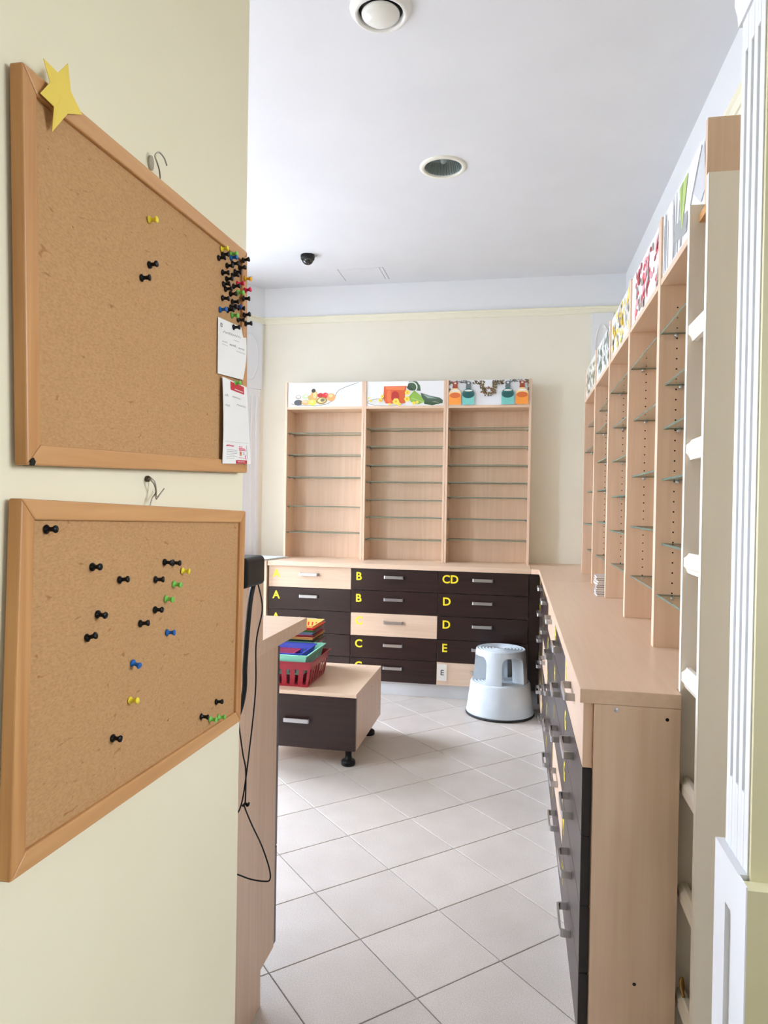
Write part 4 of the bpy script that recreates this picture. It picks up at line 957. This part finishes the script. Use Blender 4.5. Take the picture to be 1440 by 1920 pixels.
# wire hooks above the boards
hk = spline([(-0.512, 0.925, 1.850), (-0.511, 0.926, 1.862), (-0.508, 0.918, 1.870), (-0.506, 0.908, 1.876), (-0.507, 0.904, 1.884), (-0.503, 0.908, 1.890), (-0.499, 0.915, 1.885), (-0.497, 0.919, 1.876)], 6)
r = thing('wall_hook', 'bent wire hook carrying the upper cork board', 'hook', (-0.51, 0.915, 1.86)); off = r.location
obj('wire', MB().tube(hk, 0.0011, 8), STEEL, r, off)
obj('wall_plate', MB().prism([(0.9125 + 0.0065 * math.cos(2 * math.pi * k / 14), 1.8785 + 0.0105 * math.sin(2 * math.pi * k / 14)) for k in range(14)], -0.5200, -0.5165, 'x'), plain('hook_plate', (176, 166, 148), 0.4, 0.8), r, off, fix=True)
r = thing('wall_hook', 'twisted wire hook carrying the lower cork board', 'hook', (-0.51, 0.915, 1.40)); off = r.location
obj('wire', MB().tube(spline([(-0.510, 0.908, 1.391), (-0.509, 0.912, 1.404), (-0.507, 0.918, 1.413), (-0.506, 0.912, 1.424), (-0.509, 0.908, 1.430), (-0.514, 0.913, 1.4345), (-0.510, 0.920, 1.429), (-0.507, 0.919, 1.417), (-0.504, 0.914, 1.404), (-0.506, 0.924, 1.4075), (-0.502, 0.933, 1.419)], 6), 0.0010, 8), STEEL, r, off)
obj('wall_nail', MB().lathe([(0, 0), (0.0042, 0), (0.0046, 0.004), (0.002, 0.006), (0, 0.0064)], (-0.5200, 0.914, 1.432), 'x', 12), plain('nail', (92, 82, 66), 0.5, 0.8), r, off)

# black power adapter on the end of the board wall with its cables
r = thing('power_adapter', 'black power adapter with hanging cables at the end of the board wall', 'adapter', (-0.545, 1.27, 1.26)); off = r.location
mb = MB(); P = []
for z in (0, 1):
    pass
prof = []
def rr_rect(x0, x1, z0, z1, rad, n=5):
    out = []
    for cx, cz, a in ((x1 - rad, z1 - rad, 0), (x0 + rad, z1 - rad, math.pi / 2), (x0 + rad, z0 + rad, math.pi), (x1 - rad, z0 + rad, 1.5 * math.pi)):
        out += [(cx + rad * math.cos(a + math.pi / 2 * k / n), cz + rad * math.sin(a + math.pi / 2 * k / n)) for k in range(n + 1)]
    return out
mb.prism(rr_rect(-0.588, -0.5075, 1.234, 1.2935, 0.010), 1.2705, 1.365, 'y')
obj('body', mb, BLACK, r, off, bevel=0.004, fix=True)
obj('face_ridge', MB().box(-0.555, -0.5125, 1.266 + .0045, 1.2695 + .0045, 1.262, 1.2645), plain('black_gloss', (24, 24, 26), 0.2), r, off)
cab = spline([(-0.538, 1.345, 1.262), (-0.536, 1.38, 1.262), (-0.538, 1.383, 1.236), (-0.542, 1.375, 1.20), (-0.546, 1.37, 1.13), (-0.550, 1.37, 1.06), (-0.551, 1.37, 1.01), (-0.560, 1.36, 0.96), (-0.59, 1.34, 0.90), (-0.62, 1.33, 0.5), (-0.62, 1.33, 0.03)], 8)
obj('thick_cable', MB().tube(cab, 0.0052, 10), BLACK, r, off)
thin = [(-0.524, 1.36, 1.238), (-0.524, 1.375, 1.225), (-0.518, 1.38, 1.178), (-0.530, 1.38, 1.11), (-0.530, 1.38, 1.01), (-0.541, 1.38, 0.89), (-0.556, 1.38, 0.775), (-0.572, 1.375, 0.74), (-0.60, 1.36, 0.70)]
obj('thin_cable', MB().tube(spline(thin, 8), 0.0016, 7), BLACK, r, off)
loop = [(-0.566, 1.372, 0.96), (-0.555, 1.376, 0.88), (-0.549, 1.38, 0.84), (-0.549, 1.38, 0.775), (-0.552, 1.382, 0.765), (-0.535, 1.38, 0.73), (-0.511, 1.38, 0.685), (-0.494, 1.38, 0.64), (-0.4925, 1.38, 0.617), (-0.505, 1.38, 0.612), (-0.535, 1.38, 0.613), (-0.56, 1.375, 0.622), (-0.60, 1.36, 0.64)]
obj('thin_cable', MB().tube(spline(loop, 8), 0.0016, 7), BLACK, r, off)
obj('cable_knot', MB().tube(spline([(-0.556, 1.382, 0.7635), (-0.550, 1.384, 0.769), (-0.545, 1.382, 0.7655), (-0.541, 1.380, 0.7725)], 5), 0.0026, 8), BLACK, r, off)
